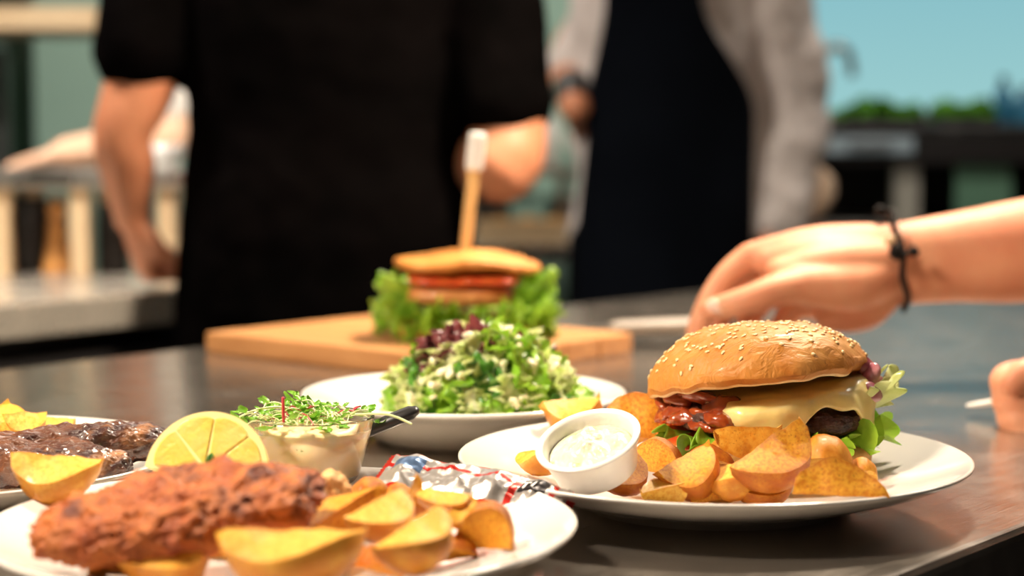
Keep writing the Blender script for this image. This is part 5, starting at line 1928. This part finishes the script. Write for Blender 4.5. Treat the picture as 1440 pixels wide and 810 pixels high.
# thumb nail
nail_c = at(1006, 431, 1.341)
nm = blob((0.0068, 0.0016, 0.0048), 3, (), 0, 2.6)
no = pchild('thumb_nail', nm, M_nail, m4)
no.location = nail_c - Vector(m4.location)
no.rotation_euler = (R(-22), R(18), R(-8))
# clothing of the same person
sl = []
for sh_, mid in ((Vector((0.945, 1.455, 1.375)), Vector((0.85, 1.46, 1.26))), (Vector((0.935, 1.115, 1.375)), Vector((0.87, 1.075, 1.26)))):
    sl.append(tube_s([sh_ + Vector((0.03, (y4 - sh_.y) * 0.25, 0.02)), sh_, mid], [0.07, 0.068, 0.063], n=4, seg=22))
shirt = remesh([torso_parts(x4, y4, YW, grow=0.016, low=0.82)] + sl, 0.009, 5)
displace(shirt, 0.008, 10, 8.0)
pchild('t_shirt', shirt, M_black, m4)
tr = remesh(legs_parts(x4, y4, YW, 0.016) + [tube([(x4, y4, 0.82), (x4, y4, 0.94)], [(0.172, 0.12), (0.172, 0.12)], seg=24, side=(0, 1, 0))], 0.01, 4)
pchild('trousers', tr, M_trouser, m4)
pchild('hair', hair_mesh(x4, y4, YW), M_hair, m4)
feet(m4, x4, y4, YW)

# bracelet of braided cord
brc = thing('cord_bracelet', 'thin black braided cord bracelet with bead around the wrist', 'bracelet', at(1262, 366, 1.402))
pts = []
ct = at(1252, 364, 1.402)
NB = 48
for i in range(NB + 1):
    a = 2 * PI * i / NB
    vert, dep = 0.0395 * math.cos(a), 0.0385 * math.sin(a)
    pts.append(Vector((-0.006 * math.cos(a) + 0.004 * math.sin(a) * -1, -dep, vert)) + Vector((0.0015 * math.sin(6 * a), 0, 0)))
ring = tube(pts, [0.0024] * (NB + 1), seg=10, caps=False, side=(1, 0, 0))
me = mesh_from(*ring)
fix(me)
bo = link('cord', me, M_cord, brc)
link('bead', blob((0.0045, 0.0040, 0.0045), 3, (), 0), M_bead, brc, at(1252, 338, 1.365) - brc.location)
k0 = at(1260, 354, 1.362) - brc.location
link('knot', blob((0.0050, 0.0045, 0.0070), 3, ((0.3, 300),), 1), M_cord, brc, k0)
link('cord_end', tube_mesh(spline([k0, k0 + Vector((0.006, -0.002, -0.002)), k0 + Vector((0.012, -0.003, 0.001))], 4), [0.0020] * 9, seg=8), M_cord, brc)
link('end_bead', blob((0.0042, 0.0042, 0.0042), 3, (), 0), M_cord, brc, k0 + Vector((0.013, -0.003, 0.0005)))
link('end_bead', blob((0.0050, 0.0045, 0.0045), 3, (), 0), M_cord, brc, at(1238, 296, 1.40) - brc.location)

# white plastic cutlery held in the fist
f0, f1 = at(1362, 570, 1.225), at(1440, 560, 1.20)
fk = thing('white_utensil', 'white plastic utensil held in the fist at the table edge', 'utensil', (0, 0, 0))
dv = f1 - f0
link('handle', tube_mesh([f0 + dv * 0.35, f0 + dv * 0.7, f1 + dv * 0.35], [(0.0022, 0.004), (0.0026, 0.0045), (0.003, 0.005)], seg=12, side=(0, 0, 1)), M_whitep, fk)
link('blade', tube_mesh([f0, f0 + dv * 0.15, f0 + dv * 0.38], [(0.0012, 0.004), (0.0018, 0.008), (0.0022, 0.0045)], seg=12, side=(0, 0, 1)), M_whitep, fk)
